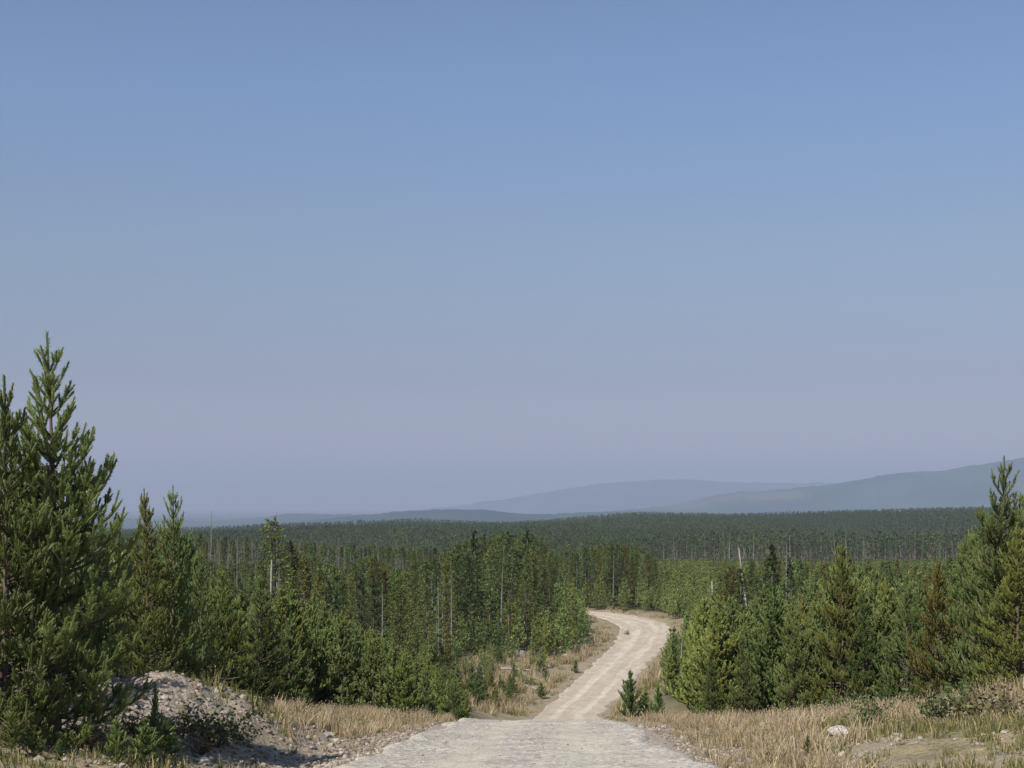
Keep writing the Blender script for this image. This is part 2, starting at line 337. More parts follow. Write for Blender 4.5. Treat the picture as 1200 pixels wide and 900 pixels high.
def pine(H, seed, lod, width=.42, sparse=1.0, brown=.0, bare=0.0):
    """young pine grown whorl by whorl; every shoot turns up at its tip. Returns trunk G and crown G"""
    rs = np.random.default_rng(seed); wood = G(); segs = []
    node = {0: .19, 1: .28, 2: .5}[lod]
    top = np.array([rs.normal(0, .03)*H*.3, rs.normal(0, .03)*H*.3, H])
    bend = rs.normal(0, .035, 2)*H*.25
    def tp(t): return np.array([top[0]*t+bend[0]*math.sin(t*3.1), top[1]*t+bend[1]*math.sin(t*3.1), H*t])
    tr = .0115*H+.012
    K = 7
    wood.tube([tp(i/K) for i in range(K+1)], [tr*(1-.95*i/K)*(1.25 if i == 0 else 1) for i in range(K+1)], 6 if lod < 2 else 4, (1, 1, 1))
    def grow(p, d, L, order, age, vig):
        nseg = max(1, int(round(L/node))); st = L/nseg
        for i in range(nseg):
            left = nseg-i
            upb = .07+.42*(left <= 2)+.10*order+.12*order*.5
            d = unit(d+np.array([0, 0, upb])+rs.normal(0, .07, 3))
            q = p+d*st
            if left <= 3:
                c = GREEN*(1.0+.30*(left == 1)+rs.normal(0, .13))
                if left == 3 or rs.random() < brown: c = c*.5+OLD*.55 if rs.random() < .35+brown else c*.8
                segs.append([*p, *q, *np.clip(c, .01, 1), 1.0 if left > 1 else .92])
            elif lod < 2: 
                pass
            if lod < 2 and (left > 2): wood.tube([p, q], [.004+.0035*left, .004+.0035*(left-1)], 3, (1, 1, 1))
            if order < 2 and i < nseg-0 and left > 1 and left <= 5+order:
                for sgn in (-1, 1):
                    if rs.random() > .93*sparse: continue
                    side = unit(np.cross(d, (0, 0, 1))+1e-6); ang = rs.uniform(.65, .95)
                    nd = unit(d*math.cos(ang)+sgn*side*math.sin(ang)+np.array([0, 0, rs.uniform(-.05, .3)]))
                    grow(q, nd, max(node*.7, (L-st*(i+1))*rs.uniform(.45, .72)), order+1, age, vig)
                if rs.random() < .6*sparse: grow(q, unit(d+np.array([0, 0, .9])+rs.normal(0, .25, 3)), node*rs.uniform(.8, 1.5), 2, age, vig)
            p = q
    # leader
    ld = .10*H if H > 3 else .16*H; ld = min(ld, .5)
    pl = tp(1-ld/H); segs.append([*tp(1-ld/H*.95), *tp(1.0), *(GREEN*1.05), 1.25])
    if lod == 0: segs.append([*tp(1-2*ld/H), *tp(1-ld/H), *(GREEN*.95), 1.4])
    z = H-ld; az0 = rs.random()*6.28; inter = (.165 if lod == 0 else .235) if lod < 2 else .40
    inter *= H/5+.25
    k = 0
    while z > bare*H+.12:
        dtop = H-z
        nb = rs.integers(6, 9) if lod < 2 else rs.integers(5, 7)
        if k == 0: nb = 5
        Lmax = width*(dtop**.78)*(1 if dtop < H*.7 else 1-.35*(dtop/H-.7)/.3)
        for b in range(nb):
            if rs.random() < .10 and k > 1: continue
            az0 += 6.283/nb+rs.normal(0, .25)
            L = Lmax*(rs.uniform(.55, 1.1) if rs.random() < .75 else rs.uniform(1.1, 1.4))
            el = np.interp(dtop/H, [0, .12, .3, .7, 1], [1.0, .8, .5, .18, -.05])+rs.normal(0, .12)
            if k == 0: L = ld*rs.uniform(.5, .8); el = rs.uniform(.75, 1.05)
            d = np.array([math.cos(az0)*math.cos(el), math.sin(az0)*math.cos(el), math.sin(el)])
            grow(tp(z/H)+np.array([0, 0, rs.normal(0, .04)]), d, max(L, .12), 0 if L > node*1.3 else 1, k, 1)
        z -= inter*rs.uniform(.8, 1.2)*(1.25 if k == 0 else 1); k += 1
    cr = G(); P = {0: (38, .047, .010, .0145), 1: (14, .095, .034, .036), 2: (10, .20, .09, .0)}[lod]
    cr.needles(segs, P[0], P[1], P[2], P[3], rs=rs)
    return wood, cr

def tall_pine(H, seed, cr_from=.35, R0=1.25, dense=1.0, far=False):
    rs = np.random.default_rng(seed); wood = G(); segs = []
    bend = rs.normal(0, .012, 2)*H
    def tp(t): return np.array([bend[0]*t*t, bend[1]*t*t, H*t])
    wood.tube([tp(i/6) for i in range(7)], [(.009*H+.02)*(1-.88*i/6) for i in range(7)], 5 if not far else 3, (1, 1, 1))
    nb = int((10 if far else 95)*dense)
    for b in range(nb):
        t = cr_from+(1-cr_from)*((b+rs.random())/nb)**.9
        f = (1-t)/(1-cr_from); L = R0*(.12+.95*f**.65*(.55+.45*min(1, (1-f)*4+.2)))*rs.uniform(.6, 1.25); az = rs.random()*6.283; el = .55-.55*f+rs.normal(0, .15)
        d = np.array([math.cos(az)*math.cos(el), math.sin(az)*math.cos(el), math.sin(el)]); p = tp(t); n = max(2, int(L/.42)) if not far else 1
        if not far: wood.tube([p, p+d*L*.8], [.02, .008], 3, (1, 1, 1))
        for i in range(n):
            a = p+d*L*(i+.35)/n+rs.normal(0, .08, 3); e = unit(d+np.array([0, 0, .35])+rs.normal(0, .35, 3))
            segs.append([*a, *(a+e*(.38 if not far else .9)), *(GREEN*(1+rs.normal(0, .22))), 1.0])
            if not far and rs.random() < .8:
                e = unit(d+rs.normal(0, .8, 3)); segs.append([*a, *(a+e*.3), *(GREEN*(1+rs.normal(0, .22))), .9])
    segs.append([*tp(.95), *tp(1), *GREEN, .9])
    cr = G(); cr.needles(segs, 8 if not far else 5, .21 if not far else .62, .085 if not far else .34, 0, rs=rs)
    return wood, cr

def spruce(H, seed, R0=1.3, far=False, cr_from=.06):
    rs = np.random.default_rng(seed); wood = G(); segs = []
    wood.tube([(0, 0, 0), (0, 0, H*.5), (0, 0, H)], [.012*H, .007*H, .01], 5 if not far else 3, (1, 1, 1))
    nw = int(H*2.6) if not far else int(H*1.0)
    for k in range(nw):
        t = cr_from+(1-cr_from)*(k+.5)/nw
        for b in range(rs.integers(5, 8) if not far else 3):
            az = rs.random()*6.283; L = R0*((1-t)**.8+.06)*rs.uniform(.65, 1.15); el = np.interp(t, [0, .6, 1], [-.35, -.1, .6])+rs.normal(0, .1)
            d = np.array([math.cos(az)*math.cos(el), math.sin(az)*math.cos(el), math.sin(el)]); p = np.array([0, 0, H*t+rs.normal(0, .06)])
            n = max(1, int(L/.4)) if not far else 1
            for i in range(n):
                a = p+d*L*(i+.2)/n; segs.append([*a, *(a+d*L/n+np.array([0, 0, .05])), *(GREEN*(1+rs.normal(0, .2))), (1.15-.5*i/max(1, n)) if not far else 1.1])
    segs.append([0, 0, H*.93, 0, 0, H, *GREEN, .6])
    cr = G(); cr.needles(segs, 7 if not far else 4, .24 if not far else .6, .11 if not far else .32, 0, fwd=.5, rs=rs)
    return wood, cr

def snag(H, seed, twigs=26, broken=False, far=False):
    rs = np.random.default_rng(seed); g = G(); bend = rs.normal(0, .02, 2)*H
    def tp(t): return np.array([bend[0]*t*t, bend[1]*t*t, H*t])
    r0 = .010*H+.03; K = 5
    g.tube([tp(i/K) for i in range(K+1)], [r0*(1-(.55 if broken else .9)*i/K) for i in range(K+1)], 5 if not far else 3, (1, 1, 1))
    b = G()
    for i in range(twigs if not far else 7):
        t = rs.uniform(.25, .97); az = rs.random()*6.28; el = rs.normal(-.1, .35); L = (1.3 if far else 1.0)*rs.uniform(.3, 1.0)*(1.1-t*.8)
        d = np.array([math.cos(az)*math.cos(el), math.sin(az)*math.cos(el), math.sin(el)])
        b.tube([tp(t), tp(t)+d*L*.5, tp(t)+d*L+np.array([0, 0, -.12*L])], [.02 if not far else .04, .014 if not far else .03, .006], 3, (1, 1, 1))
    return g, b

def joined(name, wood, crown, mats):
    a = wood.arrays(); b = crown.arrays()
    V = np.concatenate([a[0], b[0]]); F = np.concatenate([a[1], b[1]+len(a[0])]); C = np.concatenate([a[2], b[2]])
    MI = np.concatenate([np.zeros(len(a[1]), int), np.ones(len(b[1]), int)])
    return raw_mesh(name, V, F, mats, C, MI)

PROTO = {}      # kind -> list of (height, trunk mesh, crown mesh)
STUFF = {}      # kind -> list of joined meshes, each 1 unit high scaled by its height
def add_proto(kind, H, wc, wm='bark', cm='pine', stuff=None):
    w, c = wc; k = len(PROTO.setdefault(kind, []))
    PROTO[kind].append((H, w.mesh('trunk_'+kind, [M[wm]], True), c.mesh('crown_'+kind, [M[cm]])))
    if stuff:
        STUFF.setdefault(stuff, []).append((H, joined('tree_'+kind, w, c, [M[wm], M[cm]])))
for i in range(4): add_proto('near', 5.0, pine(5.0, 101+i, 0, 1.2*[.36, .33, .37, .34][i], [1, .95, 1, .85][i], .04))
for i in range(1): add_proto('browning', 4.2, pine(4.2, 141, 0, .42, .8, .6))
for i in range(3): add_proto('sapling', 1.1, pine(1.1, 161+i, 0, .38, .9, .0))
for i in range(8): add_proto('mid', 4.0, pine(4.0, 201+i, 1, 1.2*[.40, .36, .44, .38, .34, .42, .39, .37][i], .95, .03), stuff='mid')
for i in range(6): add_proto('small', 4.0, pine(4.0, 301+i, 2, 1.2*[.42, .38, .36, .44, .4, .33][i], 1, .03), cm='stand_olive' if i % 2 else 'pine', stuff='small')
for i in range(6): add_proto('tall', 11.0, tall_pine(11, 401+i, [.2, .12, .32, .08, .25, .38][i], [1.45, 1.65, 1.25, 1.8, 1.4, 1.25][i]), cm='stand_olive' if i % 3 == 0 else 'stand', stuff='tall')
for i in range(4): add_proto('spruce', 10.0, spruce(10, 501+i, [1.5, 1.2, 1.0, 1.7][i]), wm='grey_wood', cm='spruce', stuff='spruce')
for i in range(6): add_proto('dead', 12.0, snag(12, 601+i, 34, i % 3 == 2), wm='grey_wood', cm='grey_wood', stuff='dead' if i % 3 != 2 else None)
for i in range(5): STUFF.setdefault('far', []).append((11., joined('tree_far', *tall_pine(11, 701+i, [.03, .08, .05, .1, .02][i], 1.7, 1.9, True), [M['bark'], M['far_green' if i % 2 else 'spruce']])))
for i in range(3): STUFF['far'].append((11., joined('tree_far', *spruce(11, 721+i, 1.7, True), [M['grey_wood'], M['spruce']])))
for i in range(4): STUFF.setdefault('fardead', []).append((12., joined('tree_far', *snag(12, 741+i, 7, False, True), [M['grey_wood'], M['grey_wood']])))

# ------------------------------------------------------------------ ground sheet (polar, fine in front)
ang = np.concatenate([np.arange(-22.5, 22.5, .15), np.arange(22.5, 34, .5), np.arange(34, 326, 4), np.arange(326, 337.5, .5)])
ang = np.unique(np.round(np.mod(ang+360, 360), 3)); na = len(ang)
rad = np.concatenate([np.arange(1.0, 14, .5), np.arange(14, 48, .22), 48*1.012**np.arange(0, 155), 48*1.012**155*1.035**np.arange(0, 145)])
rad = rad[rad < 42000]; rad = np.append(rad, 42000.); nr = len(rad)
A, RR = np.meshgrid(np.radians(ang), rad); gx = np.sin(A)*RR; gy = np.cos(A)*RR
gd = road_d(gx, gy); gz = height(gx, gy, gd)
GV = np.stack([gx, gy, gz], 2).reshape(-1, 3); i = np.arange(nr-1)[:, None]*na; j = np.arange(na)[None]; j2 = (j+1) % na
GF = np.stack([i+j, i+j2, i+na+j2, i+na+j], 2).reshape(-1, 4)[:, ::-1]
cv = len(GV); GV = np.vstack([GV, [[0, 0, H1(0, 0)]]])
ad = np.abs(gd); hw = road_half(gy)
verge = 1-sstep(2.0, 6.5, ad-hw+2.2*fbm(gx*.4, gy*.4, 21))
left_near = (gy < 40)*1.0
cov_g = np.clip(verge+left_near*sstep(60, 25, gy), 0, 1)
def clearing(x, y):
    """the open dry patch left of the road"""
    u = 600+FPX*x/np.maximum(y, 1)
    return ((y > 98) & (y < 142) & (x < 14) & (u > np.interp(y, [98, 120, 135, 142], [512, 528, 540, 560])) & (u < 720)) & ~((y > 137) & (u > 628))
cov_g = np.maximum(cov_g, clearing(gx, gy)*.95)
mound = np.exp(-(((gx+5.7)/2.3)**2+((gy-23)/3.6)**2))
cov_s = np.clip(mound*1.5*(.6+1.4*fbm(gx, gy, 40)+.1)+(1-sstep(.3, 1.6, ad-hw+fbm(gx, gy, 44)))*(1-.85*sstep(55, 95, gy))+np.exp(-(((gx-9.3)/2)**2+((gy-25)/2.4)**2))*.8, 0, 1)
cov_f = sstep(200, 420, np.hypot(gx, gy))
COV = np.stack([cov_g, cov_s, cov_f], 2).reshape(-1, 3); COV = np.vstack([COV, [[1, 0, 0]]])
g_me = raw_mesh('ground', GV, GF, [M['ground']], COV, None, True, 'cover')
tag(link('ground', g_me), kind='structure')
tri = np.array([[cv, int((k+1) % na), int(k)] for k in range(na)])[:, ::-1]
tag(link('ground', raw_mesh('ground_centre', GV, tri, [M['ground']], COV, None, True, 'cover')), kind='structure')

# gravel road ribbon
pts = catmull(RC, 34); seg = np.gradient(pts, axis=0); nrm = np.stack([seg[:, 1], -seg[:, 0]], 1); nrm /= np.linalg.norm(nrm, axis=1, keepdims=True)
s_al = np.concatenate([[0], np.cumsum(np.linalg.norm(np.diff(pts, axis=0), axis=1))]); NC = 41
tt = np.linspace(-1, 1, NC); hwid = road_half(pts[:, 1])
wob_l = fbm(s_al*.5, s_al*0+3.3, 51, 6)*1.3; wob_r = fbm(s_al*.5, s_al*0+9.1, 52, 6)*1.3
W = np.where(tt[None] < 0, (hwid+wob_l)[:, None], (hwid+wob_r)[:, None])
rx = pts[:, 0:1]+nrm[:, 0:1]*tt[None]*W; ry = pts[:, 1:2]+nrm[:, 1:2]*tt[None]*W
zb = height(rx, ry, cut=False)
ruts = -.035*(np.exp(-((np.abs(tt)-.36)/.10)**2))[None]
rz = zb+.03*(1-tt[None]**2)+ruts+.06*fbm(rx*1.1, ry*1.1, 61)+.03*fbm(rx*5, ry*5, 62, 3)+.05*np.exp(-((np.abs(tt)-.9)/.07)**2)[None]*(.4+1.2*vnoise(s_al*.8, s_al*0, 8))[:, None]
rz = np.where(np.abs(tt)[None] > .985, zb-.10, rz)
RV = np.stack([rx, ry, rz], 2).reshape(-1, 3); i = np.arange(len(pts)-1)[:, None]*NC; j = np.arange(NC-1)[None]
RF = np.stack([i+j, i+j+1, i+NC+j+1, i+NC+j], 2).reshape(-1, 4)
trk = ((np.exp(-((np.abs(tt)-.36)/.13)**2)*.22-.08)[None]*(.3+1.4*vnoise(rx*.25, ry*.06, 91)))+.16*fbm(tt[None]*7+ry*.05, ry*.03+rx*0, 93); sandf = sstep(30, 95, ry)
TC = np.stack([trk, sandf, 0*rx], 2).reshape(-1, 3)
r_me = raw_mesh('gravel_road', RV, RF, [M['road']], TC, None, True, 'track')
uvl = r_me.uv_layers.new(name='UVMap'); uvs = np.stack([np.broadcast_to((tt[None]+1)/2, rx.shape), np.broadcast_to(s_al[:, None], rx.shape)], 2).reshape(-1, 2)[RF.ravel()]
uvl.data.foreach_set('uv', uvs.astype(np.float32).ravel())
tag(link('gravel_road', r_me), kind='structure')

# ------------------------------------------------------------------ distant hills
def hill(pts_uv, dist, depth, seed, rough=1.0):
    us = np.arange(pts_uv[0][0], pts_uv[-1][0]+1, 3.0); vt = np.interp(us, [p[0] for p in pts_uv], [p[1] for p in pts_uv])
    k = np.exp(-(np.arange(-9, 10)/5.)**2); k /= k.sum(); vt = np.convolve(np.pad(vt, 9, 'edge'), k, 'valid')
    zt = (HORIZ-vt)/FPX*dist+rough*dist*.0011*2.2*fbm(us*.03, us*0+seed, seed, 5)+rough*dist*.0012*fbm(us*.22, us*0+seed, seed, 4)
    prof = [(-1, 0), (-.75, .12), (-.5, .38), (-.3, .66), (-.15, .88), (0, 1), (.3, .9), (.7, .5), (1.2, 0)]
    n = len(us); V = []
    for (a, f) in prof:
        y = np.full(n, dist+a*depth)+depth*.10*fbm(us*.02, us*0+a*4, seed+5); x = (us-600)/FPX*y
        f2 = np.clip(f+(.10*fbm(us*.05, us*0+a*9, seed+9) if 0 < f < 1 else 0), 0, 1)
        V.append(np.stack([x, y, -190+(zt+190)*f2], 1))
    V = np.concatenate(V); i = np.arange(len(prof)-1)[:, None]*n; j = np.arange(n-1)[None]
    F = np.stack([i+j, i+j+1, i+n+j+1, i+n+j], 2).reshape(-1, 4)
    tag(link('hills', raw_mesh('hills', V, F, [M['hill']], None, None, True)), kind='structure')
hill([(-600, 606), (-200, 600), (100, 606), (240, 611), (300, 606), (360, 601), (417, 602), (470, 606), (560, 612)], 9500, 1200, 3)
hill([(330, 614), (380, 607), (430, 603), (480, 599), (515, 596), (570, 597), (610, 602), (650, 602), (700, 598.5), (760, 600), (800, 603), (850, 608)], 7000, 800, 7, .8)
hill([(640, 612), (700, 603), (780, 592), (843, 580), (883, 576), (933, 571), (1000, 563), (1050, 554), (1100, 552), (1133, 548), (1167, 541), (1200, 536), (1300, 525), (1500, 502), (1750, 480), (1950, 478), (2150, 500), (2400, 550), (2600, 600)], 11500, 2000, 13)
hill([(430, 608), (520, 594), (580, 587), (640, 577), (700, 567), (740, 563), (800, 562), (850, 565), (900, 566), (960, 565), (1050, 570), (1200, 580), (1400, 600)], 20000, 2600, 17)

# ------------------------------------------------------------------ haze
bpy_haze = G(); b = 41500
V = [(x, y, z) for x in (-b, b) for y in (-b, b) for z in (-220, 860)]
hz = raw_mesh('haze', V, [(0, 1, 3, 2), (4, 6, 7, 5), (0, 4, 5, 1), (2, 3, 7, 6), (0, 2, 6, 4), (1, 5, 7, 3)], [])
m, nt, out = mat('smoky_air'); pv = N(nt, 'ShaderNodeVolumePrincipled'); pv.inputs['Density'].default_value = 1.0e-4
pv.inputs['Color'].default_value = (.54, .605, .775, 1); pv.inputs['Anisotropy'].default_value = 0.0
nt.links.new(pv.outputs[0], out.inputs['Volume']); hz.materials.append(m)
tag(link('haze', hz), kind='stuff')

# ------------------------------------------------------------------ instancing of uncountable growth
def gn_scatter(name, P, scale, rot, idx, protos, kind='stuff', sxy=None, tilt=.03):
    """ONE object: points carrying scale / rotation / which, with the proto meshes' geometry instanced on them"""
    me = bpy.data.meshes.new(name); me.vertices.add(len(P)); me.vertices.foreach_set('co', np.asarray(P, np.float32).ravel())
    def fa(n, t, arr, key='value'):
        at = me.attributes.new(n, t, 'POINT'); at.data.foreach_set(key, arr)
    S = np.stack([scale*(sxy if sxy is not None else 1)]*2+[scale], 1).astype(np.float32)
    r = np.random.default_rng(3); RT = np.stack([r.normal(0, tilt, len(P)), r.normal(0, tilt, len(P)), rot], 1).astype(np.float32)
    fa('s', 'FLOAT_VECTOR', S.ravel(), 'vector'); fa('r', 'FLOAT_VECTOR', RT.ravel(), 'vector'); fa('k', 'INT', np.asarray(idx, np.int32))
    o = link(name, me); tag(o, kind=kind)
    ng = bpy.data.node_groups.new(name, 'GeometryNodeTree'); ng.interface.new_socket('Geometry', in_out='INPUT', socket_type='NodeSocketGeometry'); ng.interface.new_socket('Geometry', in_out='OUTPUT', socket_type='NodeSocketGeometry')
    nn = ng.nodes; gi = nn.new('NodeGroupInput'); go = nn.new('NodeGroupOutput'); ip = nn.new('GeometryNodeInstanceOnPoints'); g2 = nn.new('GeometryNodeGeometryToInstance')
    for pm in reversed(protos):
        po = bpy.data.objects.new(pm.name, pm); oi = nn.new('GeometryNodeObjectInfo'); oi.inputs['Object'].default_value = po; oi.inputs['As Instance'].default_value = False
        ng.links.new(oi.outputs['Geometry'], g2.inputs[0])
    ip.inputs['Pick Instance'].default_value = True
    for an, t, sock in (('s', 'FLOAT_VECTOR', 'Scale'), ('r', 'FLOAT_VECTOR', 'Rotation'), ('k', 'INT', 'Instance Index')):
        na_ = nn.new('GeometryNodeInputNamedAttribute'); na_.data_type = t; na_.inputs[0].default_value = an; ng.links.new(na_.outputs[0], ip.inputs[sock])
    ng.links.new(gi.outputs[0], ip.inputs['Points']); ng.links.new(g2.outputs[0], ip.inputs['Instance']); ng.links.new(ip.outputs[0], go.inputs[0])
    md = o.modifiers.new('scatter', 'NODES'); md.node_group = ng
    return o

# ------------------------------------------------------------------ where trees stand
def poisson(y0, y1, u0, u1, sp, seed):
    r = np.random.default_rng(seed); out = []
    ys = np.arange(y0, y1, sp*.9)
    for y in ys:
        xs = np.arange((u0-600)/FPX*y, (u1-600)/FPX*y, sp)
        if len(xs): out.append(np.stack([xs+r.uniform(-.48, .48, len(xs))*sp, y+r.uniform(-.48, .48, len(xs))*sp], 1))
    return np.concatenate(out)
def with_ground(P):
    d = road_d(P[:, 0], P[:, 1]); return zip(P[:, 0].tolist(), P[:, 1].tolist(), d.tolist(), height(P[:, 0], P[:, 1], d).tolist())
NL = ([150, 200, 230, 300, 400, 450, 530, 560], [600, 612, 640, 662, 716, 745, 785, 800])
ML = ([0, 200, 230, 300, 335, 370, 400, 430, 470, 500, 540, 560, 610, 640, 655, 668, 690, 730, 760, 775, 800, 1300], [640, 640, 655, 662, 646, 652, 668, 652, 668, 655, 640, 628, 624, 632, 655, 650, 638, 636, 645, 665, 668, 655])
NR = ([780, 812, 850, 900, 960, 985, 1010, 1060, 1100, 1130, 1150, 1200, 1400], [745, 705, 692, 685, 668, 634, 662, 668, 655, 628, 612, 570, 560])
MR = ([770, 790, 815, 840, 880, 900, 930, 1300], [745, 735, 700, 672, 655, 650, 658, 652])
T = []      # rows: kind, x, y, height, tint
def place(kind, x, y, h, tint): T.append([kind, x, y, h, tint])
def ztop(v, y): return -(v-HORIZ)/FPX*y
for (x, y, d, gz_) in with_ground(poisson(29, 100, 100, 1280, 1.45, 1)):
    u = 600+FPX*x/y
    if d < 0:
        if y < 31 and u > 215: continue
        if y < 41.5+.6*rnd.random() and u > np.interp(y, [30, 35, 41], [225, 290, 350]): continue
        if u > 548-rnd.random()*12 and y < 100: continue
        v = np.interp(u, *NL); h0 = ztop(v, y)-gz_; cap = rnd.uniform(3.2, 4.8)
    else:
        if u < 815+rnd.random()*10 or y < 33: continue
        if y < 38+rnd.random() and u < 1120: continue
        v = np.interp(u, *NR); h0 = ztop(v, y)-gz_; cap = rnd.uniform(3.4, 5.4) if y < 60 else rnd.uniform(4, 7)
    h = min(h0*rnd.uniform(.72, 1.03), cap)
    if h < .8: continue
    place('young', x, y, h, rnd.choices(['pine', 'olive', 'deep', 'bright', 'rusty'], [50, 22, 14, 12, 1.5])[0])
for (x, y, d, gz_) in with_ground(poisson(100, 262, 60, 1320, 2.45, 2)):
    u = 600+FPX*x/y; hwd = float(road_half(y))
    if abs(d) < hwd+1.6+rnd.random()*.8: continue
    if clearing(np.array([x]), np.array([y]))[0]: continue
    if u > 545 and d < 0 and y < 118: continue
    left = d < 0 and y < 205
    if left and y < 199 and u > 700-5*.26/y*FPX: continue
    if left and abs(d) < hwd+3 and y < 136: continue
    right = (d > 0 and y < 205 and x > 0) or u > 775
    if right and y < 180 and u < 782: continue
    if right:
        v = np.interp(u, *MR) if y < 180 else np.interp(u, [700, 770, 790, 840, 900], [668, 662, 658, 655, 652]); hh = ztop(v, y)-gz_
        cap = rnd.uniform(2.6, 5.2) if u < 840 or y > 175 else rnd.uniform(4, 9.5)
        h = min(hh, cap)*rnd.uniform(.8, 1.02)
        kind = 'young' if h < 5.6 else ('spruce' if rnd.random() < .4 else 'tall')
        tint = rnd.choices(['pine', 'olive', 'deep', 'bright', 'rusty'], [30, 22, 8, 42, 4])[0] if kind == 'young' else rnd.choices(['pine', 'olive', 'rusty', 'deep'], [5, 3, 2, 2])[0]
    else:
        v = np.interp(u, *ML); hh = ztop(v, y)-gz_
        edge = sstep(0, 26, abs(d)-hwd) if y < 200 else 1
        young = rnd.random() < np.interp(y, [100, 150, 175, 230], [.72, .62, .3, .12])
        if abs(d)-hwd < 9 and y < 200: young = True
        h = min(hh*rnd.uniform(.74, 1.02), rnd.uniform(2.8, 5.2) if young else rnd.uniform(8.5, 13)) 
        kind = 'young' if young or h < 5 else rnd.choices(['tall', 'spruce', 'dead'], [62, 26, 12] if u > 380 else [50, 20, 30])[0]
        rz_ = .13 if (320 < u < 380 or 430 < u < 475 or 725 < u < 765) else .03
        tint = 'rusty' if rnd.random() < rz_ else rnd.choices(['pine', 'olive', 'deep', 'bright'], [45, 28, 17, 10])[0]
    if h < 1: continue
    place(kind, x, y, h, tint)
for (x, y, d, gz_) in with_ground(poisson(262, 600, 0, 1400, 4.0, 4)):
    u = 600+FPX*x/y
    v = 655 if u > 770 else np.interp(u, [0, 230, 400, 560, 660, 770], [625, 628, 640, 645, 648, 652])
    hh = ztop(v, y)-gz_
    if u > 770 and y < 430:
        h = min(hh, rnd.uniform(3, 5.2)); kind = 'young'; tint = rnd.choice(['bright', 'bright', 'olive', 'pine'])
    else:
        h = min(hh*rnd.uniform(.8, 1.05), rnd.uniform(9, 15)); kind = rnd.choices(['dead', 'tall', 'spruce'], [62, 25, 13] if u < 560 else [38, 42, 20])[0]; tint = rnd.choice(['olive', 'pine', 'deep'])
    if h < 2: continue
    place(kind, x, y, h, tint)

# hand-placed trees (column of the tip, distance, row of the tip)
HAND = []
def hand(kind, u, y, vtop, tint='pine', proto=None, wid=1.0, lean=(0, 0), label=None, rot=None):
    x = (u-600)/FPX*y; g = H1(x, y); HAND.append([kind, x, y, ztop(vtop, y)-g, tint, proto, wid, lean, label, rot])
hand('near', 64, 18.0, 388, 'pine', 0, 1.06, label='tallest pine of all, at the left edge, bristly leader shoots against the sky')
hand('near', 2, 17.2, 436, 'pine', 1, 1.0, label='tall pine cut off by the left edge of the photo')
hand('near', 52, 22.0, 530, 'deep', 1, 1.1, label='dark pine directly behind the tallest pine, filling its gaps')
hand('near', 28, 21.0, 480, 'pine', 2, .95, label='pine behind and just left of the tallest pine, tip lower')
hand('near', 118, 23.0, 615, 'pine', 3, 1.0, label='pine between the tallest pine and the twin-tipped pair, standing behind the mound')
hand('near', 170, 25.0, 570, 'olive', 1, .95, label='left one of two slim-tipped pines rising behind the rocky mound')
hand('near', 201, 26.0, 566, 'pine', 2, .85, label='right one of two slim-tipped pines rising behind the rocky mound')
hand('near', 235, 29.5, 640, 'pine', 3, 1.0, label='bushy pine at the foot of the mound, right of the two slim-tipped pines')
hand('near', 262, 32.0, 660, 'bright', 0, 1.15, label='broad light-green pine behind the stony right end of the mound')
hand('near', 305, 36.5, 672, 'pine', 3, 1.2, label='wide pine behind the scattered white stones, left of the broken-topped trunk')
hand('near', 1177, 27.5, 532, 'pine', 2, 1.05, label='tallest pine at the right edge, tip above the distant forest ridge')
hand('near', 1150, 29.0, 590, 'pine', 3, 1.1, label='pine just left of the tallest right-edge pine, slightly shorter')
hand('near', 1192, 26.0, 610, 'olive', 0, 1.15, label='low bushy pine filling the right edge under the tallest one')
hand('near', 1145, 33.5, 615, 'pine', 1, 1.2, label='pine behind the gap between the browning pine and the tallest edge pine')
hand('near', 8, 19.5, 540, 'pine', 3, 1.1, label='dark pine behind the edge-cut pine, left edge')
hand('near', 1205, 29.0, 548, 'pine', 1, 1.0, label='pine half cut off by the right edge of the photo')
hand('browning', 1100, 29.6, 652, 'browning', 0, .95, label='dying pine with orange-brown needles and bare trunk near its top')
hand('near', 1062, 33.5, 668, 'pine', 3, 1.0, label='dense green pine left of the orange-brown dying pine')
hand('near', 985, 37.0, 630, 'olive', 2, 1.0, label='pine with the highest tip between the road and the browning pine')
hand('near', 1128, 31.5, 625, 'pine', 1, .95, label='pine standing tight behind the orange-brown dying pine')
hand('near', 1010, 36.5, 690, 'deep', 1, 1.05, label='deep green pine in front row above the largest pale boulder')
hand('near', 930, 37.5, 690, 'pine', 0, .95, label='front-row pine right of the leaning bleached trunk')
hand('near', 870, 38.0, 742, 'pine', 3, 1.05, label='front-row pine above the tall straw grass, right of the road')
hand('near', 832, 38.5, 758, 'pine', 2, .95, label='first large pine right of the road, at the end of the front row')
hand('near', 792, 122.0, 742, 'deep', 1, 1.1, label='bushy dark pine on the outer edge of the road bend')
hand('sapling', 740, 42.5, 785, 'deep', 0, .95, label='small dark sapling with pointed tip on the right road shoulder')
hand('sapling', 771, 42.5, 800, 'deep', 1, .9, label='smaller sapling just right of the pointed one on the road shoulder')
hand('sapling', 757, 43.2, 806, 'pine', 2, 1.1, label='low bushy sapling between the two pointed ones on the shoulder')
hand('sapling', 136, 16.9, 836, 'bright', 2, 1.1, label='light green bushy sapling below the rocky mound at the bottom edge')
hand('sapling', 41, 16.4, 846, 'pine', 0, 1.2, label='dark sapling in shade under the tallest pine')
hand('sapling', 182, 19.0, 797, 'deep', 1, .45, label='thin spindly sapling standing in front of the mound top')
hand('sapling', 196, 18.6, 838, 'deep', 0, 1.4, label='low spreading sapling on the mound slope right of the light one')
hand('sapling', 946, 21.0, 858, 'deep', 1, .9, label='blue-green sapling in straw grass at the bottom edge, right of the road')
